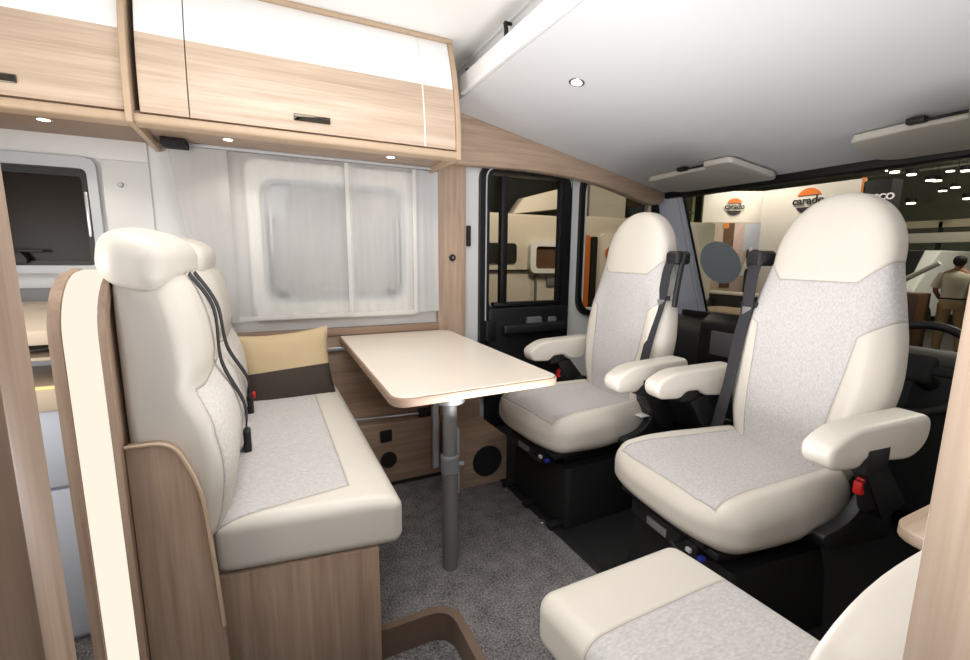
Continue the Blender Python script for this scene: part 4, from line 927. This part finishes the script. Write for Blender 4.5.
# standing person seen from behind
def skin_mesh(name, verts, edges, rads, mat, par, sub=2):
    me = bpy.data.meshes.new(name); me.from_pydata(verts, edges, []); o = bpy.data.objects.new(name, me); COL.objects.link(o)
    bpy.context.view_layer.objects.active = o
    md = o.modifiers.new('skin', 'SKIN'); md.use_smooth_shade = True; sl = me.skin_vertices[0].data if me.skin_vertices else None
    if sl is None: me.attributes; 
    for i, r in enumerate(rads): sl[i].radius = r
    sl[0].use_root = True
    sd = o.modifiers.new('sub', 'SUBSURF'); sd.levels = sub; sd.render_levels = sub
    dg = bpy.context.evaluated_depsgraph_get(); m2 = bpy.data.meshes.new_from_object(o.evaluated_get(dg)); bpy.data.objects.remove(o)
    b = bmesh.new(); b.from_mesh(m2); bpy.data.meshes.remove(m2)
    return b
def person(loc, face, label):
    p = thing('person', label, 'person', loc, face, world=False)
    # body, local: faces +x, z up
    V = [(0, 0, .95), (0, 0, 1.12), (0, 0, 1.30), (0, 0, 1.43), (0, 0, 1.53), (.01, 0, 1.60), (.015, 0, 1.67),
         (0, .10, .90), (.03, .12, .50), (0, .13, .09), (.14, .145, .05), (0, -.10, .90), (.06, -.13, .50), (.03, -.16, .09), (.17, -.18, .05),
         (0, .18, 1.40), (-.03, .26, 1.14), (.10, .20, .98), (.15, .17, .96), (0, -.18, 1.40), (-.02, -.27, 1.14), (.06, -.30, .92), (.08, -.30, .86)]
    E_ = [(0, 1), (1, 2), (2, 3), (3, 4), (4, 5), (5, 6), (0, 7), (7, 8), (8, 9), (9, 10), (0, 11), (11, 12), (12, 13), (13, 14), (3, 15), (15, 16), (16, 17), (17, 18), (3, 19), (19, 20), (20, 21), (21, 22)]
    Rr = [(.12, .16), (.11, .15), (.12, .17), (.09, .13), (.05, .05), (.08, .075), (.085, .075), (.09, .09), (.06, .06), (.042, .042), (.035, .04), (.09, .09), (.06, .06), (.042, .042), (.035, .04),
          (.06, .06), (.042, .042), (.033, .033), (.03, .035), (.06, .06), (.042, .042), (.033, .033), (.03, .035)]
    try: b = skin_mesh('body', V, E_, Rr, 'skin', p)
    except Exception:
        b = bmesh.new()
        for i, j in E_: tube(b, [V[i], V[j]], [Rr[i][0], Rr[j][0]], 12)
    obj('body', b, 'skin', p, sharp=80)
    # clothes as slightly larger lofts
    def ell(z, a, c_, cx=0, cy=0, n=20): return [Vector((cx + a * math.cos(2 * PI * k / n), cy + c_ * math.sin(2 * PI * k / n), z)) for k in range(n)]
    b = bmesh.new(); loft(b, [ell(.96, .135, .185), ell(1.05, .13, .175), ell(1.2, .135, .19), ell(1.34, .135, .215), ell(1.42, .115, .20), ell(1.47, .08, .10), ell(1.49, .06, .065)])
    for s in (1, -1): tube(b, [(0, s * .17, 1.42), (-.015, s * .225, 1.29), (-.025, s * .262, 1.17)], [.075, .07, .068], 14)
    obj('shirt', b, 'person_shirt', p, sharp=60)
    b = bmesh.new(); loft(b, [ell(.80, .125, .18), ell(.90, .14, .19), ell(.99, .13, .18)])
    tube(b, [(0, .095, .88), (.03, .12, .50), (0, .13, .07)], [.105, .08, .06], 16); tube(b, [(0, -.095, .88), (.06, -.13, .50), (.03, -.16, .07)], [.105, .08, .06], 16)
    obj('trousers', b, 'khaki', p, sharp=60)
    b = bmesh.new(); loft(b, [ell(.975, .138, .188), ell(1.005, .138, .188)]); obj('belt', b, 'blackm', p)
    b = bmesh.new(); rbox(b, (-.012, 0, 1.655), (.19, .175, .19), .085, (3, 3, 3), 5, lambda x, y, z: (x, y, z if x < .03 else max(z, .02))); obj('hair', b, 'hair', p)
    for s, x in ((.13, .05), (-.165, .08)): b = bmesh.new(); rbox(b, (x, s * 1.0, .04), (.27, .095, .08), .035, (4, 2, 2), 3); obj('shoe', b, 'blackm', p)
    b = bmesh.new(); rbox(b, (.09, 0, 1.60), (.03, .028, .045), .012, (1, 1, 1), 2); obj('nose', b, 'skin', p)
person((11.0, 3.48, HF), math.radians(10), 'person in a white short-sleeved shirt and khaki trousers standing outside the windscreen, seen from behind')

# motorhomes seen through the cab side windows
mh = thing('motorhome', 'white motorhome parked outside, seen through the black framed cab door window', 'vehicle', (3.2, 7, HF))
M['mhbody'] = plain('motorhome_side', srgb(214, 205, 190), .45); M['mhdark'] = plain('motorhome_glass', srgb(44, 44, 40), .2); M['mhorange'] = plain('orange_trim', srgb(206, 112, 36), .5)
bm = B(); prism(bm, rpoly([(1.5, HF + .3), (4.45, HF + .3), (4.45, 1.84), (1.5, 1.84)], [.05, .1, .15, .05]), 'Y', 6.0, 8.2, .04, 3); obj('body', bm, 'mhbody', mh)
bm = B(); prism(bm, rrect(2.9, 1.10, 3.46, 1.40, .06), 'Y', 5.97, 6.01, .01); obj('side_window', bm, 'mhdark', mh)
bm = B(); frame_prism(bm, rrect(3.66, .95, 4.44, 1.44, .12), rrect(3.76, 1.02, 4.44, 1.36, .06), 'Y', 5.9, 6.0); obj('window_surround', bm, 'white', mh)
bm = B(); prism(bm, rrect(3.75, 1.0, 4.42, 1.37, .04), 'Y', 5.95, 6.01); obj('side_window', bm, 'p_brown', mh)
bm = B(); box(bm, (1.5, 5.96, .985), (4.4, 6.0, 1.005)); box(bm, (3.84, 5.93, .955), (4.10, 5.97, .985)); obj('trim_line', bm, 'mhdark', mh)
bm = B(); box(bm, (3.80, 5.96, -.1), (3.825, 6.0, .96)); obj('locker_seam', bm, 'grey', mh)
bm = B()
for z in (.35, .74): box(bm, (4.02, 5.97, z), (4.28, 6.0, z + .14), .01)
obj('vent_grille', bm, 'grey', mh)
bm = B(); prism(bm, [(3.55, 1.86), (4.4, 1.98), (4.4, 2.30), (3.75, 2.12)], 'Y', 6.3, 6.5, .02); obj('roof_fairing', bm, 'boothwhite', mh)
bm = B(); 
for y in (6.02,): cyl(bm, (2.4, y, HF + .34), .34, .22, 'Y', 28, .03)
obj('wheel', bm, 'blackm', mh)
m2 = thing('motorhome', 'cream motorhome with orange-edged door, seen through the rounded second cab window', 'vehicle', (6.3, 7, HF))
bm = B(); prism(bm, rpoly([(4.62, HF + .3), (7.9, HF + .3), (7.9, 1.88), (4.62, 1.88)], [.05, .05, .05, .3]), 'Y', 6.0, 8.2, .04, 3); obj('body', bm, 'mhbody', m2)
bm = B(); prism(bm, rrect(4.66, -.05, 4.84, 1.56, .06), 'Y', 5.96, 6.01); obj('door_edge', bm, 'mhorange', m2)
bm = B(); prism(bm, rrect(4.86, -.05, 4.98, 1.54, .03), 'Y', 5.95, 6.01); obj('door_seal', bm, 'mhdark', m2)
bm = B(); prism(bm, rrect(5.04, .1, 5.95, 1.60, .10), 'Y', 5.93, 6.01, .02); obj('door', bm, 'boothwhite', m2)
bm = B(); cyl(bm, (5.24, 5.91, 1.27), .11, .02, 'Y', 28); obj('orange_emblem', bm, 'mhorange', m2)
bm = B(); cyl(bm, (6.8, 6.02, HF + .34), .34, .22, 'Y', 28, .03); obj('wheel', bm, 'blackm', m2)
tw = thing('booth_tower', 'tall pale square tower standing above the cream motorhome', 'tower', (5.9, 9, HF))
bm = B(); box(bm, (6.9, 8.6, HF), (8.0, 9.4, 3.0)); obj('tower_panel', bm, 'boothwhite', tw)
# greenery and stand clutter left of the booth
sh = thing('display_shelving', 'olive and brown display shelving left of the photo panel outside', 'shelving', (10, 8.6, HF))
M['olive'] = plain('olive_fabric', srgb(112, 112, 78), .8, var=.2, bscale=4)
bm = B(); box(bm, (9.6, 8.0, HF), (9.7, 8.5, 2.8)); obj('olive_panel', bm, 'olive', sh)
bm = B(); box(bm, (9.5, 8.55, HF), (9.7, 9.3, 2.8)); obj('brown_panel', bm, 'p_brown', sh)
bm = B()
for z in (.3, .8, 1.3, 1.8, 2.3): box(bm, (9.45, 7.95, z), (9.6, 8.5, z + .06))
obj('shelf_board', bm, 'p_dark', sh)
pt = thing('potted_plant', 'green leafy potted plant beside the grey disc outside the windscreen', 'plant', (8.6, 7.15, HF))
bm = B(); cyl(bm, (8.6, 7.15, HF), .16, .4, 'Z', 24, .01, r2=.2); obj('pot', bm, 'boothwhite', pt)
M['leaf'] = plain('leaf_green', srgb(88, 120, 40), .5, var=.3, bscale=8)
bm = B()
for k in range(90):
    a = random.uniform(0, 2 * PI); l = random.uniform(.35, .95); t_ = random.uniform(.15, .6)
    p0 = Vector((8.6, 7.15, HF + .38)); p1 = p0 + Vector((math.cos(a) * l * t_ * .5, math.sin(a) * l * t_ * .5, l * .8)); p2 = p0 + Vector((math.cos(a) * l * t_, math.sin(a) * l * t_, l))
    sd = Vector((-math.sin(a), math.cos(a), 0)) * .03
    q = [p0, p1 - sd, p2, p1 + sd]; vs = [bm.verts.new(x) for x in q]; bm.faces.new(vs)
obj('leaves', bm, 'leaf', pt)
bm = B(); prism(bm, rpoly([(6.6, 4.3), (7.4, 4.3), (7.4, 5.4), (6.6, 5.4)], .05), 'Z', .30, .36, .01)
tbx = thing('display_table', 'pale wooden display table just beyond the dashboard, under the grey disc', 'table', (7, 4.8, HF)); obj('tabletop', bm, 'edge', tbx)
for x, y in ((6.65, 4.35), (7.35, 4.35), (7.35, 5.35), (6.65, 5.35)):
    b = bmesh.new(); box(b, (x - .03, y - .03, HF), (x + .03, y + .03, .31)); obj('leg', b, 'dash', tbx)

bm = B(); prism(bm, rpoly([(8.55, 2.5), (9.0, 2.4), (9.05, 3.6), (8.75, 3.3)], .05), 'X', 19.0, 19.05); M['banner'] = plain('red_banner', srgb(150, 30, 36), .7)
bn_ = thing('hanging_banner', 'dark red banner hanging between lamps in the far hall', 'banner', (19.0, 8.8, 2.4)); obj('banner_cloth', bm, 'banner', bn_)
bm = B(); tube(bm, [(19.02, 8.9, 3.4), (19.02, 8.9, 7.99)], .01, 6); obj('banner_rope', bm, 'dash', bn_)

dk = thing('display_counter', 'low dark display counter with pale rim standing before the booth photo', 'counter', (8.2, 5.9, HF))
bm = B(); box(bm, (8.0, 5.1, HF), (8.4, 6.7, .52), .02); obj('counter_body', bm, 'p_dark', dk)
bm = B(); box(bm, (7.96, 5.06, .52), (8.44, 6.74, .56), .01); obj('counter_top', bm, 'boothwhite', dk)
